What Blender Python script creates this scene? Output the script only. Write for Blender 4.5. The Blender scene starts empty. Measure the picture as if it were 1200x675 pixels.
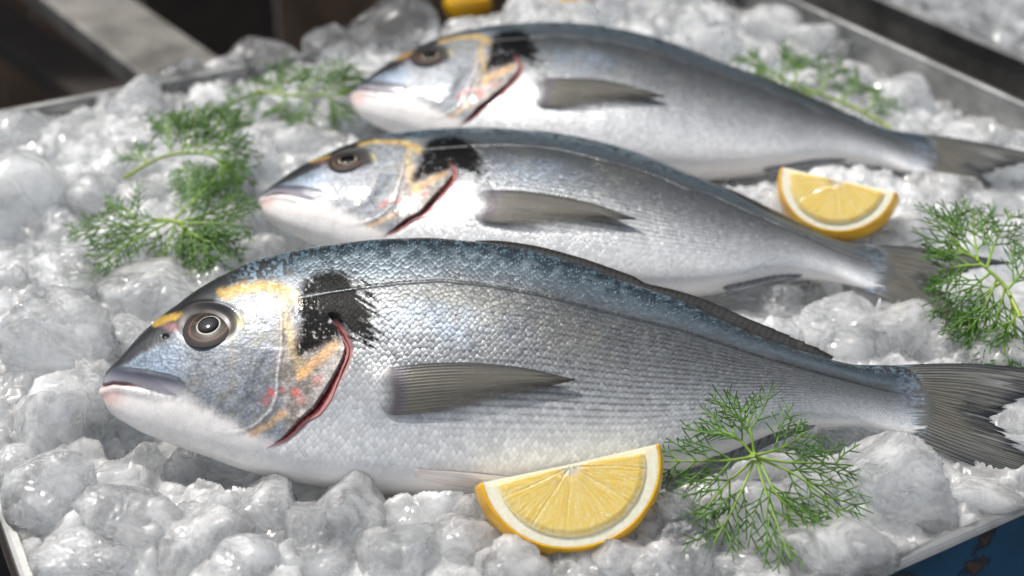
import bpy, math, random
import numpy as np
from mathutils import Vector, Matrix
from mathutils.bvhtree import BVHTree

scene = bpy.context.scene
COL = scene.collection
R = math.radians

# ------------------------------------------------------------------ camera
F = 1584.0                      # focal length in pixels of a 1200 px wide frame
PITCH = R(31.0)
CAM = np.array([0.0, 0.0, 0.328])
FWD = np.array([0.0, math.cos(PITCH), -math.sin(PITCH)])
UPV = np.array([0.0, math.sin(PITCH), math.cos(PITCH)])
RGT = np.array([1.0, 0.0, 0.0])


def ray(px, py):
    return FWD + RGT * ((px - 600.0) / F) + UPV * ((337.5 - py) / F)


def at(px, py, z):
    """the point of the level plane z that is seen at a photo pixel"""
    d = ray(px, py)
    return CAM + d * ((z - CAM[2]) / d[2])


def project(p):
    q = np.asarray(p) - CAM
    w = q @ FWD
    return 600.0 + F * (q @ RGT) / w, 337.5 - F * (q @ UPV) / w


def px_size(p):
    """metres per photo pixel at a point"""
    return float((np.asarray(p) - CAM) @ FWD) / F


# ------------------------------------------------------------------ numbers
def smooth(a, b, x):
    t = np.clip((x - a) / (b - a), 0, 1)
    return t * t * (3 - 2 * t)


def mix(a, b, t):
    return a + (b - a) * t


def _h(ix, iy, iz, seed):
    n = (ix.astype(np.uint32) * np.uint32(374761393) + iy.astype(np.uint32) * np.uint32(668265263)
         + iz.astype(np.uint32) * np.uint32(2147483647) + np.uint32(seed * 974711 + 17))
    n = (n ^ (n >> np.uint32(13))) * np.uint32(1274126177)
    n = (n ^ (n >> np.uint32(16))) * np.uint32(2246822519)
    n = n ^ (n >> np.uint32(15))
    return n.astype(np.float64) / 4294967295.0


def vnoise(x, y, z, seed=0):
    """smooth value noise in 0..1"""
    x, y, z = np.broadcast_arrays(np.asarray(x, float), np.asarray(y, float), np.asarray(z, float))
    fx, fy, fz = np.floor(x), np.floor(y), np.floor(z)
    ix, iy, iz = fx.astype(np.int64), fy.astype(np.int64), fz.astype(np.int64)
    u, v, w = x - fx, y - fy, z - fz
    u, v, w = u * u * (3 - 2 * u), v * v * (3 - 2 * v), w * w * (3 - 2 * w)
    out = 0
    for a in (0, 1):
        for b in (0, 1):
            for c in (0, 1):
                out = out + (u if a else 1 - u) * (v if b else 1 - v) * (w if c else 1 - w) * _h(ix + a, iy + b, iz + c, seed)
    return out


def fbm(x, y, z, octaves=4, seed=0):
    s, amp, tot = 0.0, 1.0, 0.0
    for k in range(octaves):
        s = s + amp * vnoise(x * 2 ** k, y * 2 ** k, z * 2 ** k, seed + k * 7)
        tot += amp
        amp *= 0.5
    return s / tot


def worley2(x, y, seed=0, jit=0.9):
    """distance to the nearest point of a jittered grid, and that point's random value"""
    fx, fy = np.floor(x).astype(np.int64), np.floor(y).astype(np.int64)
    best = np.full(x.shape, 9.0)
    rnd = np.zeros(x.shape)
    zz = np.zeros_like(fx)
    for a in (-1, 0, 1):
        for b in (-1, 0, 1):
            cx, cy = fx + a, fy + b
            px = cx + 0.5 + jit * (_h(cx, cy, zz, seed) - 0.5)
            py = cy + 0.5 + jit * (_h(cx, cy, zz, seed + 1) - 0.5)
            d = np.hypot(x - px, y - py)
            r = _h(cx, cy, zz, seed + 2)
            m = d < best
            best = np.where(m, d, best)
            rnd = np.where(m, r, rnd)
    return best, rnd


def pchip(xs, ys):
    xs, ys = np.array(xs, float), np.array(ys, float)
    h = np.diff(xs)
    dl = np.diff(ys) / h
    m = np.zeros_like(xs)
    m[1:-1] = np.where(dl[:-1] * dl[1:] > 0, 2 * dl[:-1] * dl[1:] / (dl[:-1] + dl[1:] + 1e-12), 0)
    m[0], m[-1] = dl[0], dl[-1]

    def f(x):
        x = np.clip(np.asarray(x, float), xs[0], xs[-1])
        i = np.clip(np.searchsorted(xs, x, side='right') - 1, 0, len(h) - 1)
        t = (x - xs[i]) / h[i]
        return ((1 + 2 * t) * (1 - t) ** 2 * ys[i] + t * (1 - t) ** 2 * h[i] * m[i]
                + t * t * (3 - 2 * t) * ys[i + 1] + t * t * (t - 1) * h[i] * m[i + 1])
    return f


def gauss(a, s):
    k = int(3 * s) + 1
    w = np.exp(-0.5 * (np.arange(-k, k + 1) / s) ** 2)
    return np.convolve(np.pad(a, k, mode='edge'), w / w.sum(), mode='valid')


def seg_dist(P, Q, pts):
    """distance to a polyline and the parameter 0..1 along it"""
    best = np.full(P.shape, 1e9)
    par = np.zeros(P.shape)
    L = [0.0]
    for (x0, y0), (x1, y1) in zip(pts[:-1], pts[1:]):
        L.append(L[-1] + math.hypot(x1 - x0, y1 - y0))
    for k, ((x0, y0), (x1, y1)) in enumerate(zip(pts[:-1], pts[1:])):
        dx, dy = x1 - x0, y1 - y0
        t = np.clip(((P - x0) * dx + (Q - y0) * dy) / (dx * dx + dy * dy + 1e-9), 0, 1)
        d = np.hypot(P - x0 - t * dx, Q - y0 - t * dy)
        m = d < best
        best = np.where(m, d, best)
        par = np.where(m, (L[k] + t * (L[k + 1] - L[k])) / L[-1], par)
    return best, par


def poly_sd(P, Q, pts):
    """signed distance to a polygon, negative inside"""
    d, _ = seg_dist(P, Q, pts + [pts[0]])
    inside = np.zeros(P.shape, bool)
    n = len(pts)
    for i in range(n):
        (x0, y0), (x1, y1) = pts[i], pts[(i + 1) % n]
        if y0 == y1:
            continue
        c = ((y0 > Q) != (y1 > Q)) & (P < (x1 - x0) * (Q - y0) / (y1 - y0) + x0)
        inside ^= c
    return np.where(inside, -d, d)


def lin(c):
    c = np.asarray(c, float) / 255.0
    return np.where(c <= 0.04045, c / 12.92, ((c + 0.055) / 1.055) ** 2.4)


# ------------------------------------------------------------------ objects
def tag(o, label=None, cat=None, group=None, kind=None):
    for k, v in (('label', label), ('category', cat), ('group', group), ('kind', kind)):
        if v:
            o[k] = v
    return o


def link(name, me, mat=None, parent=None):
    o = bpy.data.objects.new(name, me)
    COL.objects.link(o)
    if mat is not None:
        me.materials.append(mat)
    if parent is not None:
        o.parent = parent
    return o


def empty(name, loc=(0, 0, 0)):
    o = bpy.data.objects.new(name, None)
    COL.objects.link(o)
    o.empty_display_size = 0.01
    o.location = loc
    return o


def mesh_np(name, verts, faces, attrs=None, smooth_shade=True):
    """faces: an n x 3 or n x 4 int array"""
    me = bpy.data.meshes.new(name)
    verts = np.asarray(verts, np.float32)
    faces = np.asarray(faces, np.int32)
    n, k = faces.shape
    me.vertices.add(len(verts))
    me.vertices.foreach_set('co', verts.ravel())
    me.loops.add(n * k)
    me.loops.foreach_set('vertex_index', faces.ravel())
    me.polygons.add(n)
    me.polygons.foreach_set('loop_start', np.arange(0, n * k, k, dtype=np.int32))
    me.polygons.foreach_set('use_smooth', np.full(n, smooth_shade, dtype=bool))
    for nm, arr in (attrs or {}).items():
        arr = np.asarray(arr, np.float32)
        if arr.shape[1] == 3 and nm == 'lat':
            a = me.attributes.new(nm, 'FLOAT_VECTOR', 'POINT')
            a.data.foreach_set('vector', arr.ravel())
        else:
            if arr.shape[1] == 3:
                arr = np.concatenate([arr, np.ones((len(arr), 1), np.float32)], 1)
            a = me.attributes.new(nm, 'FLOAT_COLOR', 'POINT')
            a.data.foreach_set('color', arr.ravel())
    me.update(calc_edges=True)
    me.validate()
    return me


def grid_faces(nu, nv, wrap=False):
    i = np.arange(nu - 1)[:, None]
    j = np.arange(nv if wrap else nv - 1)[None, :]
    j2 = (j + 1) % nv
    return np.stack([i * nv + j, (i + 1) * nv + j, (i + 1) * nv + j2, i * nv + j2], -1).reshape(-1, 4)


def join_np(parts):
    vs, fs, n = [], [], 0
    for v, f in parts:
        vs.append(v)
        fs.append(np.asarray(f) + n)
        n += len(v)
    return np.concatenate(vs), np.concatenate(fs)


def sheet(name, pts, th, attrs=None):
    """a thin closed sheet from a grid of points nu x nv x 3; attrs nu x nv x c"""
    nu, nv, _ = pts.shape
    du = np.gradient(pts, axis=0)
    dv = np.gradient(pts, axis=1)
    nn = np.cross(du, dv)
    nn /= np.linalg.norm(nn, axis=2, keepdims=True) + 1e-12
    a = (pts + nn * th / 2).reshape(-1, 3)
    b = (pts - nn * th / 2).reshape(-1, 3)
    g = grid_faces(nu, nv)
    m = nu * nv
    idx = np.arange(m).reshape(nu, nv)
    loop = np.concatenate([idx[0, :], idx[1:, -1], idx[-1, -2::-1], idx[-2:0:-1, 0]])
    nx = np.roll(loop, -1)
    rim = np.stack([loop, nx, nx + m, loop + m], 1)
    f = np.concatenate([g, g[:, ::-1] + m, rim])
    at_ = {k: np.concatenate([v.reshape(m, -1)] * 2) for k, v in (attrs or {}).items()}
    return mesh_np(name, np.concatenate([a, b]), f, at_)


def box_np(x0, x1, y0, y1, z0, z1, bev=0.0):
    v = np.array([(x, y, z) for x in (x0, x1) for y in (y0, y1) for z in (z0, z1)], float)
    f = np.array([(0, 1, 3, 2), (4, 6, 7, 5), (0, 4, 5, 1), (2, 3, 7, 6), (0, 2, 6, 4), (1, 5, 7, 3)])
    return v, f


def tube_np(pts, radii, sides=6):
    pts = np.asarray(pts, float)
    n = len(pts)
    radii = np.broadcast_to(np.asarray(radii, float), (n,))
    t = np.gradient(pts, axis=0)
    t /= np.linalg.norm(t, axis=1, keepdims=True) + 1e-12
    ref = np.array([0.31, 0.17, 0.93])
    a = np.cross(t, ref)
    a /= np.linalg.norm(a, axis=1, keepdims=True) + 1e-12
    b = np.cross(t, a)
    ang = np.arange(sides) * 2 * math.pi / sides
    ring = pts[:, None, :] + radii[:, None, None] * (np.cos(ang)[None, :, None] * a[:, None, :] + np.sin(ang)[None, :, None] * b[:, None, :])
    v = ring.reshape(-1, 3)
    f = grid_faces(n, sides, True)
    v = np.concatenate([v, pts[:1], pts[-1:]])
    k0, k1 = n * sides, n * sides + 1
    j = np.arange(sides)
    j2 = (j + 1) % sides
    c0 = np.stack([j2, j, np.full(sides, k0), np.full(sides, k0)], 1)
    c1 = np.stack([(n - 1) * sides + j, (n - 1) * sides + j2, np.full(sides, k1), np.full(sides, k1)], 1)
    return v, f, np.concatenate([c0[:, :3], c1[:, :3]])


def tri(f):
    f = np.asarray(f)
    if f.shape[1] == 3:
        return f
    return np.concatenate([f[:, [0, 1, 2]], f[:, [0, 2, 3]]])


# ------------------------------------------------------------------ node helpers
class NT:
    def __init__(self, name):
        self.mat = bpy.data.materials.new(name)
        self.mat.use_nodes = True
        self.t = self.mat.node_tree
        self.t.nodes.clear()
        self.out = self.t.nodes.new('ShaderNodeOutputMaterial')

    def n(self, kind, **kw):
        nd = self.t.nodes.new('ShaderNode' + kind)
        for k, v in kw.items():
            setattr(nd, k, v)
        return nd

    def set(self, sock, v):
        if isinstance(v, bpy.types.NodeSocket):
            self.t.links.new(v, sock)
        elif v is not None:
            sock.default_value = v

    def math(self, op, a, b=None, c=None, clamp=False):
        nd = self.n('Math', operation=op, use_clamp=clamp)
        for s, v in zip(nd.inputs, (a, b, c)):
            self.set(s, v)
        return nd.outputs[0]

    def vmath(self, op, a, b=None):
        nd = self.n('VectorMath', operation=op)
        self.set(nd.inputs[0], a)
        self.set(nd.inputs[1], b)
        return nd.outputs[0]

    def mapr(self, x, a, b, c=0.0, d=1.0):
        nd = self.n('MapRange', interpolation_type='SMOOTHSTEP')
        for s, v in zip(nd.inputs[:5], (x, a, b, c, d)):
            self.set(s, v)
        return nd.outputs[0]

    def mixc(self, f, a, b, mode='MIX'):
        nd = self.n('Mix', data_type='RGBA', blend_type=mode)
        self.set(nd.inputs[0], f)
        self.set(nd.inputs[6], a)
        self.set(nd.inputs[7], b)
        return nd.outputs[2]

    def attr(self, name):
        return self.n('Attribute', attribute_name=name)

    def coords(self, kind='Object', scale=None):
        o = self.n('TexCoord').outputs[kind]
        if scale is not None:
            m = self.n('Mapping')
            self.set(m.inputs['Vector'], o)
            m.inputs['Scale'].default_value = scale if hasattr(scale, '__len__') else (scale,) * 3
            o = m.outputs[0]
        return o

    def noise(self, vec, scale, detail=3, rough=0.55, dist=0.0):
        nd = self.n('TexNoise')
        self.set(nd.inputs['Vector'], vec)
        nd.inputs['Scale'].default_value = scale
        nd.inputs['Detail'].default_value = detail
        nd.inputs['Roughness'].default_value = rough
        nd.inputs['Distortion'].default_value = dist
        return nd

    def voro(self, vec, scale, feature='F1', rand=1.0, dims='3D', metric='EUCLIDEAN'):
        nd = self.n('TexVoronoi', feature=feature, voronoi_dimensions=dims, distance=metric)
        self.set(nd.inputs['Vector'], vec)
        nd.inputs['Scale'].default_value = scale
        nd.inputs['Randomness'].default_value = rand
        return nd

    def ramp(self, x, stops, interp='LINEAR'):
        nd = self.n('ValToRGB')
        nd.color_ramp.interpolation = interp
        els = nd.color_ramp.elements
        while len(els) < len(stops):
            els.new(0.5)
        for e, (p, c) in zip(els, stops):
            e.position = p
            e.color = (*c, 1) if len(c) == 3 else c
        self.set(nd.inputs[0], x)
        return nd.outputs[0]

    def bump(self, height, strength, dist, normal=None):
        nd = self.n('Bump')
        self.set(nd.inputs['Height'], height)
        nd.inputs['Strength'].default_value = strength
        nd.inputs['Distance'].default_value = dist
        if normal is not None:
            self.set(nd.inputs['Normal'], normal)
        return nd.outputs[0]

    def bsdf(self, **kw):
        nd = self.n('BsdfPrincipled')
        for k, v in kw.items():
            self.set(nd.inputs[k.replace('_', ' ')], v)
        return nd

    def done(self, sh):
        self.t.links.new(sh, self.out.inputs['Surface'])
        return self.mat


def rgb(c):
    return (*[float(v) for v in lin(c)], 1.0)
# ------------------------------------------------------------------ fish materials
def fish_skin():
    m = NT('fish_skin')
    col = m.attr('Col').outputs['Color']
    msk = m.n('SeparateColor')
    m.set(msk.inputs[0], m.attr('Msk').outputs['Color'])
    sc, met, speck = msk.outputs[0], msk.outputs[1], msk.outputs[2]
    gls = m.attr('Msk').outputs['Alpha']
    lat = m.attr('lat').outputs['Vector']
    # scale lattice: one Voronoi cell per scale
    wob = m.noise(lat, 0.35, 2)
    off = m.vmath('SCALE', m.vmath('SUBTRACT', wob.outputs['Color'], (0.5, 0.5, 0.5)))
    off.node.inputs['Scale'].default_value = 0.55
    lat2 = m.vmath('ADD', lat, off)
    v = m.voro(lat2, 1.0, rand=0.5, dims='2D')
    e = m.voro(lat2, 1.0, feature='DISTANCE_TO_EDGE', rand=0.5, dims='2D')
    loc = m.n('SeparateXYZ')
    m.set(loc.inputs[0], m.vmath('SUBTRACT', lat2, v.outputs['Position']))
    ds = m.math('MULTIPLY', m.math('ADD', loc.outputs[0], loc.outputs[1]), 0.5)      # towards the tail
    dt = m.math('SUBTRACT', loc.outputs[0], loc.outputs[1])                         # towards the belly
    rc = m.n('SeparateColor')
    m.set(rc.inputs[0], v.outputs['Color'])
    r1, r2, r3 = rc.outputs[0], rc.outputs[1], rc.outputs[2]
    edge = m.mapr(e.outputs['Distance'], 0.02, 0.16)                                 # 0 on a scale's border
    # height: each scale rises to its rear edge, tilts a little its own way
    tilt = m.math('MULTIPLY', m.math('SUBTRACT', r1, 0.5), dt)
    tilt2 = m.math('MULTIPLY', m.math('SUBTRACT', r2, 0.35), ds)
    dome = m.math('MULTIPLY', m.math('MULTIPLY', dt, dt), -0.35)
    hgt = m.math('ADD', m.math('ADD', m.math('MULTIPLY', ds, 1.0), m.math('MULTIPLY', tilt, 0.45)),
                 m.math('ADD', m.math('MULTIPLY', tilt2, 0.6), dome))
    hgt = m.math('ADD', hgt, m.math('MULTIPLY', edge, 0.08))
    fine = m.noise(lat2, 4.5, 3, 0.6)
    hgt = m.math('ADD', hgt, m.math('MULTIPLY', fine.outputs[0], 0.30))
    hgt = m.math('MULTIPLY', hgt, sc)
    # the scaleless head: crinkled silver skin
    oc = m.coords('Object')
    crk = m.voro(oc, 700.0, rand=1.0)
    crf = m.noise(oc, 900.0, 3, 0.6)
    crl = m.noise(oc, 260.0, 4, 0.6, 0.6)
    crh = m.math('ADD', m.math('MULTIPLY', crk.outputs['Distance'], 0.7),
                 m.math('ADD', m.math('MULTIPLY', crf.outputs[0], 0.5), m.math('MULTIPLY', crl.outputs[0], 0.9)))
    crh = m.math('MULTIPLY', crh, speck)
    H = m.math('ADD', hgt, m.math('MULTIPLY', crh, 0.50))
    nor = m.bump(H, 0.50, 0.00060)
    # colour: dark rims, scale to scale change, mottle
    rim = m.math('SUBTRACT', 1.0, m.math('MULTIPLY', m.math('MULTIPLY', m.math('SUBTRACT', 1.0, edge), sc), 0.16))
    var = m.math('ADD', 1.0, m.math('MULTIPLY', m.math('MULTIPLY', m.math('SUBTRACT', r3, 0.5), sc), 0.32))
    mot = m.math('ADD', 1.0, m.math('MULTIPLY', m.math('MULTIPLY', m.math('SUBTRACT', crl.outputs[0], 0.5), speck), 1.8))
    ret = m.math('ADD', 1.0, m.math('MULTIPLY', m.math('SUBTRACT', 0.42, crk.outputs['Distance']), m.math('MULTIPLY', speck, .6)))
    k = m.math('MULTIPLY', m.math('MULTIPLY', m.math('MULTIPLY', rim, var), mot), ret)
    kk = m.n('CombineXYZ')
    for s in kk.inputs:
        m.set(s, k)
    c2 = m.mixc(1.0, col, kk.outputs[0], 'MULTIPLY')
    upz = m.n('SeparateXYZ')
    m.set(upz.inputs[0], lat)
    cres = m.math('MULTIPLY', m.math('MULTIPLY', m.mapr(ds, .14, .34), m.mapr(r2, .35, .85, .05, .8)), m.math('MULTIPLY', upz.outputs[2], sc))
    c2 = m.mixc(cres, c2, rgb((168, 190, 204)))  # glints painted as pale cyan arcs on the back scales
    rough = m.math('ADD', m.math('ADD', 0.25, m.math('MULTIPLY', speck, 0.18)), m.math('MULTIPLY', fine.outputs[0], 0.14))
    b = m.bsdf(Base_Color=c2, Metallic=met, Roughness=rough, Normal=nor, Specular_IOR_Level=m.math('MULTIPLY', gls, 0.5),
               Coat_Weight=m.math('MULTIPLY', gls, 0.32), Coat_Roughness=0.09)
    m.set(b.inputs['Coat Normal'], m.bump(H, 0.25, 0.0006))
    b.inputs['Subsurface Weight'].default_value = 0.0
    return m.done(b.outputs[0])


def fin_skin():
    m = NT('fin_membrane')
    a = m.attr('Col')
    oc = m.coords('Object')
    nz = m.noise(oc, 500.0, 3)
    b = m.bsdf(Base_Color=a.outputs['Color'], Roughness=0.34, Alpha=a.outputs['Alpha'], Coat_Weight=0.3, Coat_Roughness=0.15)
    m.set(b.inputs['Normal'], m.bump(nz.outputs[0], 0.25, 0.0004))
    b.inputs['Metallic'].default_value = 0.25
    return m.done(b.outputs[0])


def plain(name, rough=0.3, coat=0.0, metal=0.0, sss=0.0, bump=None, spec=.5):
    m = NT(name)
    b = m.bsdf(Base_Color=m.attr('Col').outputs['Color'], Roughness=rough, Metallic=metal, Coat_Weight=coat, Coat_Roughness=0.04, Specular_IOR_Level=spec)
    if sss:
        b.inputs['Subsurface Weight'].default_value = sss
        b.inputs['Subsurface Radius'].default_value = (0.003, 0.0015, 0.001)
    if bump:
        nz = m.noise(m.coords('Object'), bump[0], 3)
        m.set(b.inputs['Normal'], m.bump(nz.outputs[0], bump[1], bump[2]))
    return m.done(b.outputs[0])


# ------------------------------------------------------------------ fish shape
TOP = [(119.5, 454), (121, 444), (125, 436), (133, 427.5), (150, 409), (177, 381), (210, 355.5), (243, 332), (277, 315), (313, 302),
       (353, 292.5), (400, 285), (450, 280), (500, 278.5), (567, 284), (620, 293), (667, 306), (733, 330), (800, 353), (867, 385),
       (897, 397), (963, 418), (1007, 427.5), (1040, 428), (1075, 433), (1100, 447)]
BOT = [(119.5, 456), (121.5, 467), (126, 477), (132, 485), (143, 493.5), (183, 513.5), (243, 535), (273, 547), (313, 558.5), (353, 567.5),
       (420, 577), (453, 580), (500, 582.5), (567, 584), (640, 580), (720, 570), (800, 552), (860, 531), (910, 510), (950, 502),
       (1000, 500), (1047, 508), (1075, 510), (1100, 490)]
fT, fB = pchip(*zip(*TOP)), pchip(*zip(*BOT))
HALFW = pchip([0, .004, .015, .05, .1, .18, .27, .38, .5, .62, .74, .85, .91, .955, .985, 1.0],
              [.0008, .0040, .0068, .0112, .0158, .0208, .0240, .0258, .0245, .0205, .0148, .0092, .0056, .0028, .0010, .0004])


def fish_frame(p0, p1, theta):
    ex = (p1 - p0) / np.linalg.norm(p1 - p0)
    h = np.cross([0, 0, 1.0], ex)
    h /= np.linalg.norm(h)
    u = np.cross(ex, h)
    d = math.cos(theta) * h + math.sin(theta) * u
    n = -math.sin(theta) * h + math.cos(theta) * u
    return np.stack([ex, d, n], 1), np.array(p0)


TH1 = R(25.0)
P0, P1 = at(119.5, 455, 0.020), at(1165, 489, 0.008)
LF = float(np.linalg.norm(P1 - P0))
M1, O1 = fish_frame(P0, P1, TH1)


def w1(loc):
    return np.asarray(loc) @ M1.T + O1


def l1(wd):
    return (np.asarray(wd) - O1) @ M1


def plane1(px, py, zc=0.0):
    """local point of the nearest fish's plane z = zc seen at a photo pixel"""
    d = ray(px, py) @ M1
    o = (CAM - O1) @ M1
    return o + d * ((zc - o[2]) / d[2])


NX, NV, NH = 760, 300, 60
LB = float(plane1(1096, 470)[0])
_s = np.linspace(0, 1, NX)
_x = gauss(np.concatenate([np.linspace(0, .010, 40, endpoint=False), np.linspace(.010, .36, 430, endpoint=False), np.linspace(.36, 1, NX - 470)]), 6)
XS = (_x - _x[0]) / (_x[-1] - _x[0]) * LB
PH = np.concatenate([np.linspace(0, math.pi, NV), math.pi + np.linspace(0, math.pi, NH + 2)[1:-1]])
NR = len(PH)
SN = np.sin(PH)
CY, CZ = np.cos(PH), np.sign(SN) * np.abs(SN) ** 0.86
bw = HALFW(XS / LB)
cc = np.zeros(NX)
aa = np.full(NX, .02)
for _it in range(12):
    loc = np.stack([np.broadcast_to(XS[:, None], (NX, NR)), cc[:, None] + aa[:, None] * CY, bw[:, None] * CZ], -1)
    P, Q = project(w1(loc.reshape(-1, 3)))
    P, Q = P.reshape(NX, NR), Q.reshape(NX, NR)
    iT, iB = Q.argmin(1), Q.argmax(1)
    r_ = np.arange(NX)
    eT = Q[r_, iT] - fT(P[r_, iT])          # >0: too low
    eB = Q[r_, iB] - fB(P[r_, iB])
    k = 1 / 2900.0 / 0.86
    cc += (eT + eB) / 2 * k * 0.9
    aa += (eT - eB) / 2 * k * 0.9
    aa = np.maximum(aa, 0.0006)
cc, aa = gauss(cc, 2.0), gauss(aa, 2.0)
BASE = np.stack([np.broadcast_to(XS[:, None], (NX, NR)), cc[:, None] + aa[:, None] * CY, bw[:, None] * CZ], -1)
_P, _Q = project(w1(BASE.reshape(-1, 3)))
FP, FQ = _P.reshape(NX, NR), _Q.reshape(NX, NR)
# the hidden flank takes the marks of the mirrored place
for j in range(NV, NR):
    jm = int(np.argmin(np.abs(PH[:NV] - (2 * math.pi - PH[j]))))
    FP[:, j], FQ[:, j] = FP[:, jm], FQ[:, jm]
print('fish outline error px', np.abs(eT).max(), np.abs(eB).max(), 'z low', w1(BASE.reshape(-1, 3))[:, 2].min())

_f = tri(grid_faces(NX, NR, True))
BVH0 = BVHTree.FromPolygons([tuple(v) for v in w1(BASE.reshape(-1, 3))[::1]], [tuple(int(i) for i in f) for f in grid_faces(NX, NR, True)])


def skin_at(px, py, lift=0.0):
    """local point on the nearest fish's flank seen at a photo pixel, and its local normal"""
    d = ray(px, py)
    hit, nor, _, _ = BVH0.ray_cast(Vector(CAM), Vector(d))
    if hit is None:
        q = plane1(px, py)
        return q, np.array([0, 0, 1.0])
    nl = np.array(nor) @ M1
    if nl[2] < 0:
        nl = -nl
    return l1(np.array(hit)) + nl * lift, nl


GILL = [(384, 366), (393, 380), (401, 394), (405, 408), (402, 420), (396, 433), (383, 456), (367, 479), (352, 492), (333, 512), (312, 526)]
PREOP = [(327, 352), (330, 372), (329.5, 410), (325, 440), (324, 463), (317, 481), (300, 497), (284, 505), (262, 508), (240, 503)]
PREOP2 = [(318, 400), (300, 430), (288, 462), (262, 483), (236, 494)]
SUBOP = [(323, 463), (331, 480), (340, 492), (352, 490)]
MOUTH = [(121, 452), (133, 449), (150, 450.5), (172, 456), (193, 462), (209, 464)]
MAXIL = [(123, 443), (131, 430), (150, 430.5), (172, 433), (196, 437.5), (210, 442), (217, 449), (217, 456), (211, 462), (203, 463.5), (190, 460), (168, 454), (140, 449.5), (124, 450)]
LATER = [(350, 349), (385, 342), (420, 337), (470, 331), (517, 328.5), (567, 333), (633, 345), (700, 363), (800, 387), (833, 398), (900, 420), (967, 439), (1033, 457), (1080, 467)]
OPERC = [(262, 534), (280, 538), (307, 529), (333, 512), (352, 492), (367, 479), (383, 456), (396, 433), (402, 420), (405, 408), (401, 394), (393, 380), (384, 366), (360, 352), (330, 350), (300, 380), (290, 440), (270, 500)]
PATCH = [(352, 332), (366, 320), (388, 313), (408, 318), (422, 330), (432, 349), (437, 372), (441, 398), (428, 404), (414, 396), (404, 386), (398, 398), (385, 404), (366, 412), (348, 424), (344, 410), (350, 384), (349, 355)]
CORE = [(382, 330), (400, 322), (416, 335), (428, 356), (430, 380), (412, 388), (400, 382), (392, 372), (380, 362), (374, 345)]
EYE = (244.5, 382.0)


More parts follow.
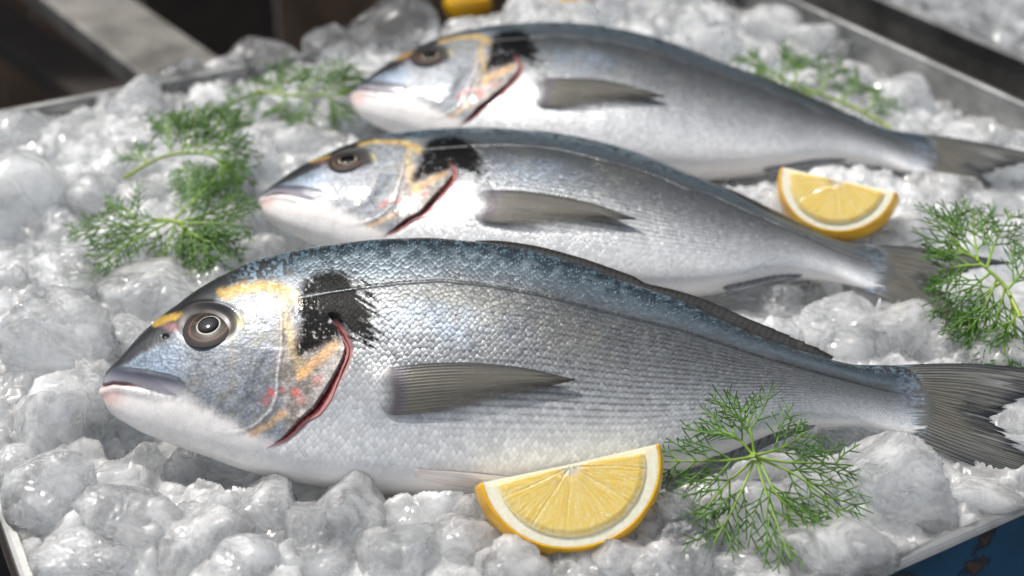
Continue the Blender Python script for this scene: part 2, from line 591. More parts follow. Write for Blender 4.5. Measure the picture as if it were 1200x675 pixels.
def fish_body(seed):
    P = FP + (seed > 1) * 16 * (fbm(FP / 70.0 + seed * 9.1, FQ / 70.0, 3, 2, 60 + seed) - .5)
    Q = FQ + (seed > 1) * 14 * (fbm(FP / 70.0 + seed * 9.1, FQ / 70.0, 8, 2, 70 + seed) - .5)
    NS = NX * NR
    rng_off = seed * 31.7
    arc = np.zeros((NX, NR))
    dl = np.linalg.norm(np.diff(BASE, axis=1), axis=2)
    a_ = np.concatenate([np.zeros((NX, 1)), np.cumsum(dl[:, :NV - 1], 1)], 1)
    half = a_[:, -1:]
    arc[:, :NV] = a_ / half
    for j in range(NV, NR):
        jm = int(np.argmin(np.abs(PH[:NV] - (2 * math.pi - PH[j]))))
        arc[:, j] = arc[:, jm]
    # ---- lattice of scales
    hh = half[:, 0]
    rows = 80.0
    sl = 0.0021 * (hh / hh.max()) ** 0.7 + 0.0003
    s = np.concatenate([[0], np.cumsum(np.diff(XS) / ((sl[1:] + sl[:-1]) / 2))])
    S = np.broadcast_to(s[:, None], (NX, NR))
    Tt = rows * arc
    lat = np.stack([S + Tt / 2, S - Tt / 2, smooth(.36, .16, arc) * smooth(.02, .08, arc)], -1)
    # ---- masks in the plane of the photo
    n1 = fbm(P / 9.0 + rng_off, Q / 9.0, 0, 4, seed)
    n2 = fbm(P / 3.5 + rng_off, Q / 3.5, 1, 3, seed + 9)
    n3 = fbm(P / 40.0 + rng_off, Q / 40.0, 2, 3, seed + 5)
    dG, pG = seg_dist(P, Q, GILL)
    inOp = poly_sd(P, Q, OPERC)
    dPre, pPre = seg_dist(P, Q, PREOP)
    dPre2, pPre2 = seg_dist(P, Q, PREOP2)
    dSub, _ = seg_dist(P, Q, SUBOP)
    dMo, pMo = seg_dist(P, Q, MOUTH)
    sMx = poly_sd(P, Q, MAXIL)
    dLa, pLa = seg_dist(P, Q, LATER)
    dE = np.hypot((P - EYE[0] + 1) / 36.0, (Q - EYE[1] + 2) / 23.5)
    gx = pchip(*zip(*sorted([(q, p) for p, q in GILL] + [(538, 282)])))(np.clip(Q, 366, 538))
    behind = smooth(-2, 4, P - gx)                              # 0 on the head, 1 on the trunk
    behind = np.where(Q < 366, smooth(325, 395, P + (366 - Q) * 0.25 + (n3 - .5) * 40), behind)
    belly_h = np.where(Q > 538, smooth(262, 320, P), 1)
    behind = behind * belly_h
    # ---- relief
    disp = np.zeros((NX, NR))
    gfade = smooth(0.0, 0.06, pG) * (1 - smooth(0.72, 1.0, pG))
    disp += 0.0016 * np.exp(-np.maximum(-inOp, 0) / 16.0) * (inOp < 0) * smooth(0.0, 0.5, pG) * gfade
    disp -= 0.0015 * np.exp(-(dG / 6.0) ** 2) * (inOp > 0) * gfade
    disp += 0.00024 * np.exp(-(dPre / 2.6) ** 2) * smooth(0, .2, pPre) * smooth(.98, .7, pPre)
    disp += 0.00026 * np.exp(-(dPre2 / 6.0) ** 2) * smooth(0.0, .2, pPre2) * smooth(1, .75, pPre2)
    disp += 0.00022 * np.exp(-(dSub / 3.0) ** 2)
    mfade = 1 - smooth(0.9, 1.0, pMo)
    disp -= (0.00015 + .0008 * smooth(165, 140, P)) * np.exp(-(dMo / 1.7) ** 2) * mfade
    disp += 0.0003 * smooth(3, -7, sMx)
    disp += 0.0008 * np.exp(-((dMo - 7) / 5.0) ** 2) * (Q > np.interp(P, [m[0] for m in MOUTH], [m[1] for m in MOUTH])) * smooth(205, 150, P)
    disp += 0.0005 * np.exp(-((dE - 1.08) / 0.12) ** 2) * smooth(385, 355, Q)
    disp -= 0.0004 * smooth(0.98, 0.7, dE)
    nost = np.hypot((P - 194) / 4.0, (Q - 394) / 2.6)
    disp -= 0.0008 * smooth(1.3, 0.5, nost)
    disp += 0.0006 * (n3 - 0.5) * (1 - smooth(0, 1, behind))
    disp -= 0.0004 * np.exp(-(dLa / 1.6) ** 2) * behind
    disp *= (arc > 0.02)
    tb = 0.0011 * np.exp(-(np.hypot((P - 447) / 18, (Q - 460) / 30)) ** 2)   # muscle at the pectoral root
    disp += tb
    # ---- colours
    stops = [0, .06, .13, .20, .27, .34, .45, .56, .67, .78, .88, 1.0]
    cols = np.array([(18, 23, 28), (24, 32, 39), (30, 41, 50), (48, 62, 72), (80, 92, 100), (72, 76, 79), (86, 89, 91),
                     (112, 115, 118), (154, 157, 160), (196, 198, 200), (226, 226, 225), (234, 228, 224)])
    cl = lin(cols)
    # at the tail the dark back reaches further down
    av = np.clip(arc + (n3 - 0.5) * 0.05 - 0.06 * smooth(750, 1080, P) * (arc < .9), 0, 1)
    C = np.stack([np.interp(av, stops, cl[:, k]) for k in range(3)], -1)
    met = np.interp(av, [0, .1, .35, .6, .75, .9, 1], [.45, .62, .72, .60, .38, .12, .04])
    met = met * (1 - .7 * smooth(1050, 1085, P))
    # rows of dusky lines along the flank
    row = 0.5 + 0.5 * np.cos(2 * math.pi * Tt * .55)
    ln = smooth(.30, .42, arc) * smooth(.86, .68, arc) * behind * smooth(1050, 900, P) * smooth(410, 560, P + n3 * 60)
    C = C * (1 - 0.62 * ln * row ** 2 * smooth(.2, .6, n1 * .4 + n2 * .6))[..., None]
    # faint bluish and olive clouds on the flank
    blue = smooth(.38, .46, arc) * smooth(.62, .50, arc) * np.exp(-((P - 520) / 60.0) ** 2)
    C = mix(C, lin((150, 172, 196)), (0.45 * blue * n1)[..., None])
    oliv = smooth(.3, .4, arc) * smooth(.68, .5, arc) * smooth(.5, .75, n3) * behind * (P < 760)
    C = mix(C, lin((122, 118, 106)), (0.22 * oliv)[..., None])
    # painted highlight band between back and flank, cyan glints on the shoulder
    seam_shine = np.exp(-((arc - 0.205) / 0.035) ** 2) * smooth(300, 380, P) * smooth(900, 600, P)
    C = mix(C, lin((176, 196, 204)), (0.30 * seam_shine * smooth(.4, .6, n1))[..., None])
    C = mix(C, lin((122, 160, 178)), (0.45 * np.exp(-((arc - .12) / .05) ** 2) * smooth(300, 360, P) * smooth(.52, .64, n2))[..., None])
    # the root of the tail: blue silver scales
    rt = smooth(1035, 1075, P)
    C = mix(C, lin((150, 168, 188)), (0.40 * rt * smooth(.1, .3, arc) * smooth(.35, .6, n2))[..., None])
    root_f = smooth(1062, 1084, P + (fbm(P / 30, Q / 2.2, 5, 3, 77) - .5) * 46)
    C = mix(C, lin((82, 82, 80)), (.95 * root_f)[..., None])
    # ---- head
    head = (1 - behind)
    chk = lin((128, 133, 140)) * (0.70 + 0.6 * n1[..., None])
    chk = mix(chk, lin((120, 118, 104)), (0.55 * smooth(.52, .70, n1) * smooth(170, 215, P))[..., None])
    HC = chk
    HC = mix(HC, lin((128, 146, 166)), (0.75 * smooth(230, 190, P) * smooth(452, 440, Q) * smooth(400, 412, Q + (P - 190) * .2))[..., None])
    fore = pchip([119, 133, 160, 190, 210, 240, 265, 330, 400], [447, 437, 421, 403, 384, 366, 344, 326, 318])(P)
    HC = mix(HC, lin((34, 37, 40)), (smooth(5, -7, Q - fore + (n1 - .5) * 8))[..., None])
    HC = mix(HC, lin((84, 98, 112)), (0.8 * smooth(215, 180, P) * smooth(26, 6, Q - fore) * smooth(-3, 6, Q - fore))[..., None])
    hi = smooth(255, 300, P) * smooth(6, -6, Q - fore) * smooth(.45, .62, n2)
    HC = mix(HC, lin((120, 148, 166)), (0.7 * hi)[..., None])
    jaw = pchip([119, 150, 195, 215, 240, 285, 330, 360], [452, 455, 464, 464, 478, 500, 520, 530])(P)
    jw = smooth(-11, 11, Q - jaw + (n1 - .5) * 9)
    HC = mix(HC, lin((236, 231, 227)), jw[..., None])
    pink = np.exp(-(np.hypot((P - 128) / 17, (Q - 466) / 11)) ** 2)
    HC = mix(HC, lin((222, 178, 168)), (0.75 * pink)[..., None])
    lip = smooth(1.5, -2, sMx)
    HC = mix(HC, mix(mix(lin((150, 146, 154)), lin((176, 174, 180)), smooth(-2, 3, (P - 172) * .62 - (Q - 437) * .79)[..., None]), lin((62, 66, 78)), smooth(452, 434, Q + (140 - P) * .16)[..., None]), lip[..., None])
    HC = mix(HC, lin((120, 60, 56)), (0.9 * np.exp(-(dMo / 1.7) ** 2) * mfade * smooth(175, 150, P))[..., None])
    HC = mix(HC, lin((105, 98, 104)), (0.35 * np.exp(-(dMo / 1.3) ** 2) * mfade * smooth(140, 170, P))[..., None])
    # gill cover
    opm = smooth(3, -3, inOp) * smooth(322, 334, P + (Q - 440) * -0.12) * smooth(520, 500, Q)
    oc = mix(lin((166, 158, 152)), lin((124, 114, 104)), smooth(.4, .65, n1)[..., None])
    HC = mix(HC, oc, (0.85 * opm * smooth(370, 400, Q))[..., None])
    # gold brow, its bands, orange and red on the cover
    dB, pB = seg_dist(P, Q, [(262, 344), (282, 338), (305, 336), (326, 337), (342, 344), (347, 354)])
    gold = .8 * smooth(11, 0, dB + (n1 - .5) * 9 + (n2 - .5) * 4)
    HC = mix(HC, mix(lin((196, 150, 40)), lin((224, 196, 110)), smooth(.35, .7, n2)[..., None]), gold[..., None] * 0.95)
    dB2, _ = seg_dist(P, Q, [(335, 346), (333, 362), (336, 380), (341, 400), (348, 420), (352, 434)])
    HC = mix(HC, lin((218, 186, 120)), (0.5 * smooth(11, 0, dB2 + (n1 - .5) * 9 + (n2 - .5) * 4))[..., None])
    dO, _ = seg_dist(P, Q, [(352, 440), (366, 428), (380, 415), (391, 405)])
    HC = mix(HC, lin((222, 160, 70)), (0.6 * smooth(11, 0, dO + (n1 - .5) * 9 + (n2 - .5) * 4))[..., None])
    dO2, _ = seg_dist(P, Q, [(295, 508), (315, 497), (332, 485)])
    HC = mix(HC, lin((222, 176, 120)), (0.6 * smooth(7, 1, dO2 + (n1 - .5) * 8))[..., None])
    for (ex_, ey_, er_, al) in ((318, 461, 8, .75), (312, 470, 10, .4), (346, 460, 8, .7), (352, 470, 10, .3), (330, 458, 6, .5), (371, 447, 9, .35)):
        HC = mix(HC, lin((206, 74, 60)), (al * smooth(1.1, .2, np.hypot(P - ex_, Q - ey_) / er_ + (n1 - .5) * 1.1))[..., None])
    HC = mix(HC, lin((226, 218, 214)), (0.5 * np.exp(-(dPre / 1.6) ** 2) * smooth(.12, .3, pPre))[..., None])
    HC = mix(HC, lin((96, 92, 92)), (0.35 * np.exp(-((dPre - 4) / 1.7) ** 2) * smooth(.1, .3, pPre) * smooth(.95, .7, pPre))[..., None])
    HC = mix(HC, lin((108, 116, 126)), (0.35 * np.exp(-((dPre2 - 3) / 4.5) ** 2) * smooth(0, .15, pPre2) * smooth(.75, .5, pPre2))[..., None])
    # snout bar of gold and the purple skin before the eye
    dS, pS = seg_dist(P, Q, [(182, 379), (196, 374), (211, 369.5)])
    HC = mix(HC, lin((120, 84, 86)), (0.8 * smooth(1, .4, np.hypot((P - 203) / 17, (Q - 383) / 8) + (n1 - .5) * .5))[..., None])
    HC = mix(HC, lin((204, 166, 72)), .88 * smooth(7.0, 1.5, dS + (n1 - .5) * 5)[..., None])
    # round the eye
    HC = mix(HC, mix(lin((62, 58, 58)), lin((124, 118, 118)), smooth(388, 400, Q)[..., None]), (0.95 * smooth(1.12, .88, dE))[..., None])
    HC = mix(HC, lin((40, 38, 38)), (0.85 * smooth(1.3, 1.0, dE) * smooth(376, 360, Q))[..., None])
    HC = mix(HC, lin((176, 168, 110)), (0.5 * np.exp(-(np.hypot((P - 281) / 6, (Q - 376) / 10)) ** 2))[..., None])
    HC = mix(HC, lin((20, 20, 22)), smooth(1.2, .6, nost)[..., None])
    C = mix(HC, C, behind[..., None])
    hm = np.interp(arc, [0, .2, .5, .7, .85, 1], [.5, .6, .62, .5, .12, .02])
    hm = hm * (1 - 0.75 * jw) * (1 - 0.75 * lip) * (1 - .6 * gold) * (1 - .7 * smooth(1.1, .9, dE)) * (1 - .5 * opm)
    met = mix(hm, met, behind)
    # ---- black shoulder patch, ragged at the rear
    st = fbm((P * .86 + Q * .5) / 16.0 + rng_off, (Q * .86 - P * .5) / 3.2, 3, 3, seed + 3)
    sP = poly_sd(P, Q, PATCH) + (st - .5) * 56 * smooth(380, 436, P) + (n2 - .5) * 13
    sC = poly_sd(P, Q, CORE) + (st - .5) * 30
    black = .99 * np.maximum(smooth(7.0, -7.0, sP) * smooth(.38, .54, n2 * .7 + st * .3 + .13 * smooth(2, -14, sP) + .02), smooth(6, -3, sC))
    black *= 1 - .85 * np.exp(-(seg_dist(P, Q, [(345, 349), (385, 342), (412, 338)])[0] / 1.3) ** 2)
    C = mix(C, lin((9, 9, 10)), black[..., None])
    met = met * (1 - black)
    # ---- red slit behind the cover
    slit = smooth(0.03, 0.14, pG) * (1 - smooth(.86, .99, pG))
    wid = 3.0 + 9.5 * np.sin(np.clip(pG, 0, 1) * math.pi) ** 0.8
    sl_ = smooth(wid * 1.1, wid * .6, dG + (n1 - .5) * 3) * (inOp > -0.5) * slit
    C = mix(C, lin((176, 112, 110)), (0.85 * sl_)[..., None])
    sl2 = smooth(wid * .55, wid * .25, dG) * (inOp > -0.5) * slit
    C = mix(C, lin((96, 14, 20)), sl2[..., None])
    met = met * (1 - .95 * np.maximum(sl_, sl2))
    # ---- lateral line and the pale skin by the pectoral root
    la = np.exp(-(dLa / 1.15) ** 2) * smooth(.06, .12, pLa) * (1 - smooth(.86, 1, pLa))
    C = C * (1 - .62 * la)[..., None]
    root = np.exp(-(np.hypot((P - 425) / 26, (Q - 448) / 34)) ** 2) * behind
    C = mix(C, lin((180, 180, 181)), (0.45 * root * (1 - black) * (1 - sl_))[..., None])
    vent = np.exp(-((Q - (562 - (P - 560) * .02)) / 2.0) ** 2) * smooth(485, 520, P) * smooth(640, 560, P)
    C = mix(C, lin((206, 160, 150)), (.45 * vent)[..., None])
    scm = behind * smooth(.985, .86, arc) * (1 - .85 * black * .6)
    scm = np.maximum(scm, 0.0) * (1 - .15 * smooth(.6, .85, arc)) * smooth(1.0, .9, arc) * (1 - .5 * root)
    scm = scm * (1 - .7 * sl_) * smooth(1094, 1080, P + (n2 - .5) * 16)
    spk = (1 - behind) * (1 - .8 * jw) * (1 - .92 * lip) * (1 - smooth(1.2, 1.0, dE)) * (1 - .5 * smooth(5, -6, Q - fore)) + .35 * black
    spk = np.clip(spk + .25 * behind * smooth(.8, 1, arc) * 0, 0, 1)
    met = met * .55
    gl_ = (1 - .92 * black) * (1 - .75 * smooth(1.25, 1.05, dE) * (1 - behind)) * (1 - .5 * lip * (1 - behind))
    M = np.stack([scm, met, spk, gl_], -1)
    # ---- normal offset
    nrm = np.cross(np.gradient(BASE, axis=1), np.gradient(BASE, axis=0))
    nrm /= np.linalg.norm(nrm, axis=2, keepdims=True) + 1e-12
    if (nrm[NX // 2, NV // 2, 2]) < 0:
        nrm = -nrm
    V = BASE + nrm * disp[..., None]
    v = V.reshape(-1, 3)
    caps = np.array([[XS[0] - .0002, cc[0], 0], [XS[-1] + .0006, cc[-1], 0]])
    v = np.concatenate([v, caps])
    n0 = NX * NR
    j = np.arange(NR)
    j2 = (j + 1) % NR
    f = tri(grid_faces(NX, NR, True))
    f = np.concatenate([f, np.stack([j, j2, np.full(NR, n0)], 1), np.stack([(NX - 1) * NR + j2, (NX - 1) * NR + j, np.full(NR, n0 + 1)], 1)])

    def ext(a):
        a = a.reshape(n0, -1)
        return np.concatenate([a, a[:1], a[-1:]])
    return mesh_np('fish_body', v, f[:, ::-1], {'Col': ext(C), 'Msk': ext(M), 'lat': ext(lat)})


def ray_cols(nu, nv, nrays, dark, light, seed, al0=1.0, al1=1.0, margin=None):
    """colour grid of a fin: u along the rays, v across them"""
    u = np.linspace(0, 1, nu)[:, None]
    v = np.linspace(0, 1, nv)[None, :]
    # rays split in two past the middle
    ph = v * nrays + 0.15 * (vnoise(v * nrays * .5, u * 2, 0, seed) - .5)
    r = np.cos(2 * math.pi * ph) * .5 + .5
    r2 = np.cos(4 * math.pi * ph) * .5 + .5
    rr = mix(r, r2, smooth(.35, .6, u)) ** 1.6
    nz = fbm(u * 5 + 0 * v, v * nrays * 1.5, 1, 3, seed + 4)
    k = np.clip(rr * .75 + (nz - .5) * .9, 0, 1)
    C = mix(lin(light), lin(dark), k[..., None])
    A = np.broadcast_to(mix(al0, al1, u) + .12 * rr, (nu, nv)).copy()
    return C, np.clip(A, 0, 1), rr


def make_fins(root):
    out = []
    # pectoral fin, lies back along the flank
    nu, nv = 60, 90
    up = pchip([0, .18, .42, .70, 1], [0, .12, .42, .70, 1])
    u = np.linspace(0, 1, nu)
    topc = np.stack([pchip([0, .03, .1, .42, .70, 1], [445, 445, 456, 533, 600, 672])(u), pchip([0, .03, .1, .42, .7, 1], [455, 441, 432.5, 427, 432, 447.5])(u)], 1)
    botc = np.stack([pchip([0, .03, .1, .45, .75, 1], [446, 447, 458, 528, 590, 672])(u), pchip([0, .03, .1, .45, .75, 1], [464, 477, 487, 481, 467, 448.5])(u)], 1)
    pts = np.zeros((nu, nv, 3))
    vv = np.linspace(0, 1, nv)
    for i in range(nu):
        for j in range(0, nv):
            w = vv[j]
            x = mix(topc[i], botc[i], w)
            bow = -7 * math.sin(math.pi * w) * (1 - u[i])
            p, n = skin_at(x[0] + bow, x[1], 0)
            pts[i, j] = p + n * (.0006 + .0022 * u[i] ** .7 + .0009 * math.sin(math.pi * w))
    pts[:, :, :] = 0.25 * np.roll(pts, 1, 0) + 0.5 * pts + .25 * np.roll(pts, -1, 0) if False else pts
    C, A, rr = ray_cols(nu, nv, 15, (66, 64, 60), (122, 118, 106), 5)
    W = vv[None] + 0 * u[:, None]
    U = u[:, None] - .045 * np.cos(math.pi * (W - .5)) * smooth(.4, .1, u[:, None]) + .02
    C = mix(C, lin((44, 46, 50)), (.8 * smooth(.22, .02, W))[..., None])
    C = mix(C, lin((92, 86, 98)), (.75 * np.exp(-((U - .17) / .045) ** 2))[..., None])
    C = mix(C, lin((40, 38, 44)), (.8 * np.exp(-((U - .08) / .05) ** 2) * smooth(.2, .03, np.minimum(W, 1 - W)))[..., None])
    C = mix(C, lin((158, 156, 160)), (.95 * smooth(.15, .08, U))[..., None])
    A = mix(np.full_like(A, .86), .30, smooth(.25, 1, W) * smooth(.2, .65, U))
    A = np.clip(A + .25 * (rr - .5), .1, 1) * smooth(-.05, .05, U)
    A = mix(A, 1.0, smooth(.24, .14, U)) * smooth(.02, .22, U + .03 * np.cos(W * 6))
    nr = np.array([0, 0, 1.0])
    pts += nr * (.00010 * (rr - .5) * smooth(.12, .25, U))[..., None]
    out.append(('pectoral_fin', sheet('pectoral_fin', pts, .00025, {'Col': np.concatenate([C, A[..., None]], -1)})))
    # tail fin
    nu, nv = 110, 240
    u = np.linspace(0, 1, nu)
    w = np.linspace(0, 1, nv)
    bx = pchip([0, .25, .5, .75, 1], [1036, 1066, 1078, 1072, 1052])(w)
    by = pchip([0, .25, .5, .75, 1], [428.5, 447, 466, 487, 508])(w)
    tx = pchip([0, .08, .2, .35, .46, .5, .54, .65, .8, .92, 1], [1268, 1238, 1205, 1178, 1163, 1160, 1163, 1180, 1207, 1238, 1270])(w)
    ty = pchip([0, .08, .2, .35, .46, .5, .54, .65, .8, .92, 1], [444, 450, 461, 475, 486, 490, 496, 513, 537, 562, 588])(w)
    rag = (vnoise(w * 46, 0, 0, 3) - .35) * 20 * smooth(0.02, .1, w) * smooth(.98, .9, w) + (vnoise(w * 110, 0, 0, 8) - .5) * 10
    tx = tx + rag
    ty = ty + rag * np.where(w < .5, -.15, .35)
    ub = u[:, None] ** 0.95
    X = mix(bx[None], tx[None], ub)
    Y = mix(by[None], ty[None], ub)
    # leading edges bow outwards
    Y += -9 * np.sin(math.pi * u)[:, None] * smooth(.5, 0, w)[None] + 5 * np.sin(math.pi * u)[:, None] * smooth(.5, 1, w)[None]
    C, A, rr = ray_cols(nu, nv, 30, (46, 48, 50), (116, 115, 108), 11)
    zc = .0016 * np.sin(w * 5.2 + .6)[None] * ub + .0010 * (fbm(ub * 2 + 0 * w[None], w[None] * 5 + 0 * ub, 0, 2, 2) - .5) - .0008
    zc = zc + .0013 + .00022 * (rr - .5) * smooth(0, .2, ub)
    pts = np.zeros((nu, nv, 3))
    d = (FWD[None, None] + RGT * ((X[..., None] - 600) / F) + UPV * ((337.5 - Y[..., None]) / F)) @ M1
    o = (CAM - O1) @ M1
    pts = o + d * ((zc - o[2]) / d[..., 2])[..., None]
    U = ub + 0 * w[None]
    W = w[None] + 0 * ub
    C = mix(C, lin((22, 27, 34)), (.85 * np.maximum(smooth(.80, 1.0, U + .12 * (vnoise(W * 40, 0, 0, 5) - .5)), smooth(.07, .0, W)))[..., None])
    C = mix(C, lin((24, 30, 40)), (.75 * smooth(.86, 1.0, W) * smooth(.1, .5, U))[..., None])
    C = mix(C, lin((24, 28, 34)), (.7 * np.exp(-((W - .5) / .05) ** 2) * smooth(.25, .8, U))[..., None])
    spz = smooth(.16, .02, U + .10 * (vnoise(W * 40, U * 6, 0, 15) - .5)) * smooth(.35, .6, vnoise(W * 46, U * 60, 0, 16))
    C = mix(C, lin((140, 156, 174)), (.8 * spz)[..., None])
    C = mix(C, lin((110, 104, 84)), (.35 * smooth(.1, .3, W) * smooth(.9, .7, W) * smooth(.7, .3, U))[..., None])
    gap = smooth(.74, .86, vnoise(W * 60, U * 3, 0, 21)) * smooth(.45, .8, U) * smooth(.03, .12, W) * smooth(.97, .88, W)
    C = mix(C, lin((180, 180, 178)), (.5 * gap)[..., None])
    A = np.clip(.96 - .35 * gap + 0 * A, 0, 1)
    out.append(('tail_fin', sheet('tail_fin', pts, .00035, {'Col': np.concatenate([C, A[..., None]], -1)})))
    # dorsal fin folded along the back
    nu, nv = 14, 300
    xs = np.linspace(553, 968, nv)
    hp = pchip([553, 580, 620, 665, 700, 735, 752, 770, 800, 845, 890, 925, 950, 968], [0, 4, 6.5, 8, 9.5, 10, 5, 7, 10, 14, 15, 12, 8, 1])(xs)
    sp = (xs - 553) / 415 * 24
    saw = 1 - .22 * (1 - (sp % 1.0)) * smooth(880, 940, xs)
    hp = hp * saw * .78
    u = np.linspace(0, 1, nu)
    pts = np.zeros((nu, nv, 3))
    for j in range(nv):
        lean = 5.0 * smooth(700, 860, xs[j])
        for i in range(nu):
            q = plane1(xs[j] + (4 + lean) * u[i], fT(xs[j]) + 7 - (hp[j] + 7) * u[i], .0008 + .0016 * math.sin(math.pi * u[i]))
            pts[i, j] = q
    C, A, rr = ray_cols(nu, nv, 30, (26, 27, 29), (58, 57, 54), 23)
    U = u[:, None] + 0 * xs[None]
    tip = smooth(.45, .9, U) * smooth(.62, .75, vnoise(sp[None] * 2.2, U * 1.5, 0, 4)) * smooth(860, 930, xs)[None]
    C = mix(C, lin((90, 86, 80)), (.5 * tip)[..., None])
    A = np.full((nu, nv), .97)
    out.append(('dorsal_fin', sheet('dorsal_fin', pts, .0005, {'Col': np.concatenate([C, A[..., None]], -1)})))
    # anal fin
    nu, nv = 14, 90
    xs = np.linspace(838, 956, nv)
    u = np.linspace(0, 1, nu)
    pts = np.zeros((nu, nv, 3))
    hp = pchip([838, 856, 880, 915, 940, 956], [2, 12, 14, 10, 6, 1])(xs)
    for j in range(nv):
        b0 = fB(xs[j]) - 4
        for i in range(nu):
            pts[i, j] = plane1(xs[j] - 6 * u[i], b0 + (hp[j] + 4) * u[i], .0006 - .001 * u[i])
    C, A, rr = ray_cols(nu, nv, 11, (70, 72, 74), (128, 130, 130), 31)
    out.append(('anal_fin', sheet('anal_fin', pts, .0006, {'Col': np.concatenate([C, np.full((nu, nv, 1), .98)], -1)})))
    # pelvic fin folded against the belly
    nu, nv = 40, 26
    u = np.linspace(0, 1, nu)
    pts = np.zeros((nu, nv, 3))
    for i in range(nu):
        for j in range(nv):
            w_ = j / (nv - 1)
            x = 487 + 150 * u[i]
            y = 551 + 13 * u[i] + (3 + 14 * math.sin(math.pi * min(1, u[i] * .8 + .12))) * (w_ - .2)
            p, n = skin_at(x, y, 0)
            pts[i, j] = p + n * (.0006 + .0016 * math.sin(math.pi * w_) * u[i] + .0004 * u[i])
    C, A, rr = ray_cols(nu, nv, 6, (214, 196, 186), (240, 234, 230), 41)
    A = .92 - .3 * np.linspace(0, 1, nu)[:, None] + 0 * A
    out.append(('pelvic_fin', sheet('pelvic_fin', pts, .0004, {'Col': np.concatenate([C, A[..., None]], -1)})))
    return out


def lathe(prof, seg=72):
    """prof: list of (r, h); returns grid verts nr x seg"""
    r = np.array([p[0] for p in prof])
    h = np.array([p[1] for p in prof])
    a = np.arange(seg) * 2 * math.pi / seg
    v = np.stack([r[:, None] * np.cos(a), r[:, None] * np.sin(a), h[:, None] + 0 * a], -1)
    return v, grid_faces(len(prof), seg, True)


def make_eye():
    p, n = skin_at(EYE[0], EYE[1])
    n = n * .75 + np.array([0, .14, .30])
    n /= np.linalg.norm(n)
    # eyeball with iris rings
    rs = np.linspace(.0106, 0.0003, 70)
    prof = [(r, .0010 * (1 - (r / .0092) ** 2) - .0004) for r in rs]
    v, f = lathe(prof, 96)
    a = np.arctan2(v[..., 1], v[..., 0])
    r = np.hypot(v[..., 0], v[..., 1])
    nz = fbm(np.cos(a) * 3, np.sin(a) * 3, r * 500, 3, 4)
    C = mix(lin((36, 30, 27)), lin((72, 63, 57)), smooth(.35, .7, nz)[..., None])
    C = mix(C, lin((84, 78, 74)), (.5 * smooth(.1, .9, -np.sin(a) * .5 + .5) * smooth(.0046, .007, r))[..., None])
    C = mix(C, lin((136, 98, 74)), (.6 * np.exp(-((r - .0077) / .00040) ** 2))[..., None])
    C = mix(C, lin((56, 52, 52)), (smooth(.0080, .0088, r))[..., None])
    C = mix(C, lin((222, 208, 190)), (.95 * np.exp(-((r - .00450) / .00030) ** 2))[..., None])
    C = mix(C, lin((20, 18, 18)), (.6 * smooth(.1, 1.1, np.sin(a)) * smooth(.0045, .008, r))[..., None])  # shade of the lid painted dark over the upper iris
    eye = mesh_np('eye', v.reshape(-1, 3), f[:, ::-1], {'Col': C.reshape(-1, 3)})
    rs = np.linspace(.00425, .0001, 24)
    v2, f2 = lathe([(r_, .0006 + .0008 * math.sqrt(max(0, 1 - (r_ / .00428) ** 2))) for r_ in rs], 64)
    r2 = np.hypot(v2[..., 0], v2[..., 1])
    nz = fbm(v2[..., 0] * 900, v2[..., 1] * 900, 0, 3, 8)
    C2 = mix(lin((3, 3, 4)), lin((16, 22, 32)), (smooth(.45, .75, nz) * smooth(.004, .002, r2))[..., None])
    pup = mesh_np('pupil', v2.reshape(-1, 3), f2[:, ::-1], {'Col': C2.reshape(-1, 3)})
    z = Vector(n)
    x = Vector((1, 0, 0))
    y = z.cross(x).normalized()
    x = y.cross(z)
    M = Matrix((x, y, z)).transposed().to_4x4()
    M.translation = Vector(p + n * .0001)
    return eye, pup, M


def make_gill():
    """red gill edge that shows in the slit behind the gill cover"""
    nu, nv = 90, 8
    g = np.array(GILL[2:11], float)
    L = np.concatenate([[0], np.cumsum(np.hypot(*np.diff(g, axis=0).T))])
    u = np.linspace(0, 1, nu)
    fx, fy = pchip(L / L[-1], g[:, 0]), pchip(L / L[-1], g[:, 1])
    pts = np.zeros((nu, nv, 3))
    for i in range(nu):
        e = 1e-3
        t = np.array([fx(min(1, u[i] + e)) - fx(max(0, u[i] - e)), fy(min(1, u[i] + e)) - fy(max(0, u[i] - e))])
        t /= np.linalg.norm(t)
        nrm = np.array([-t[1], t[0]])
        if nrm[0] < 0:
            nrm = -nrm
        wd = (7.0 + 6 * vnoise(u[i] * 9, 0, 0, 4)) * math.sin(math.pi * min(.98, max(.02, u[i]))) ** .7 + .3
        for j in range(nv):
            w = j / (nv - 1)
            x = fx(u[i]) + nrm[0] * (wd * w - 1.5)
            y = fy(u[i]) + nrm[1] * (wd * w - 1.5)
            p, n = skin_at(x, y)
            pts[i, j] = p + n * (-.0013 + .0013 * w)
    W = np.linspace(0, 1, nv)[None] + 0 * u[:, None]
    nz = fbm(u[:, None] * 60 + 0 * W, W * 3, 0, 3, 6)
    C = mix(lin((58, 5, 9)), lin((150, 30, 36)), (smooth(.15, .5, W) * (.4 + nz))[..., None].clip(0, 1))  # dark red core paints in the shade under the gill cover
    C = mix(C, lin((196, 134, 130)), (smooth(.42, .75, W + .3 * (nz - .5)) * .9)[..., None])
    return sheet('gill', pts, .0004, {'Col': C})


MAT_SKIN, MAT_FIN = fish_skin(), fin_skin()
MAT_EYE = plain('eye_gloss', .30, .04, spec=.12)
MAT_PUPIL = plain('pupil_gloss', .06, .0)
MAT_GILL = plain('gill_flesh', .25, .5)
FINS = make_fins(None)
EYEM, PUPM, EYE_MX = make_eye()
GILLM = make_gill()
for me_ in (m for _, m in FINS):
    me_.materials.append(MAT_FIN)
EYEM.materials.append(MAT_EYE)
PUPM.materials.append(MAT_PUPIL)
GILLM.materials.append(MAT_GILL)


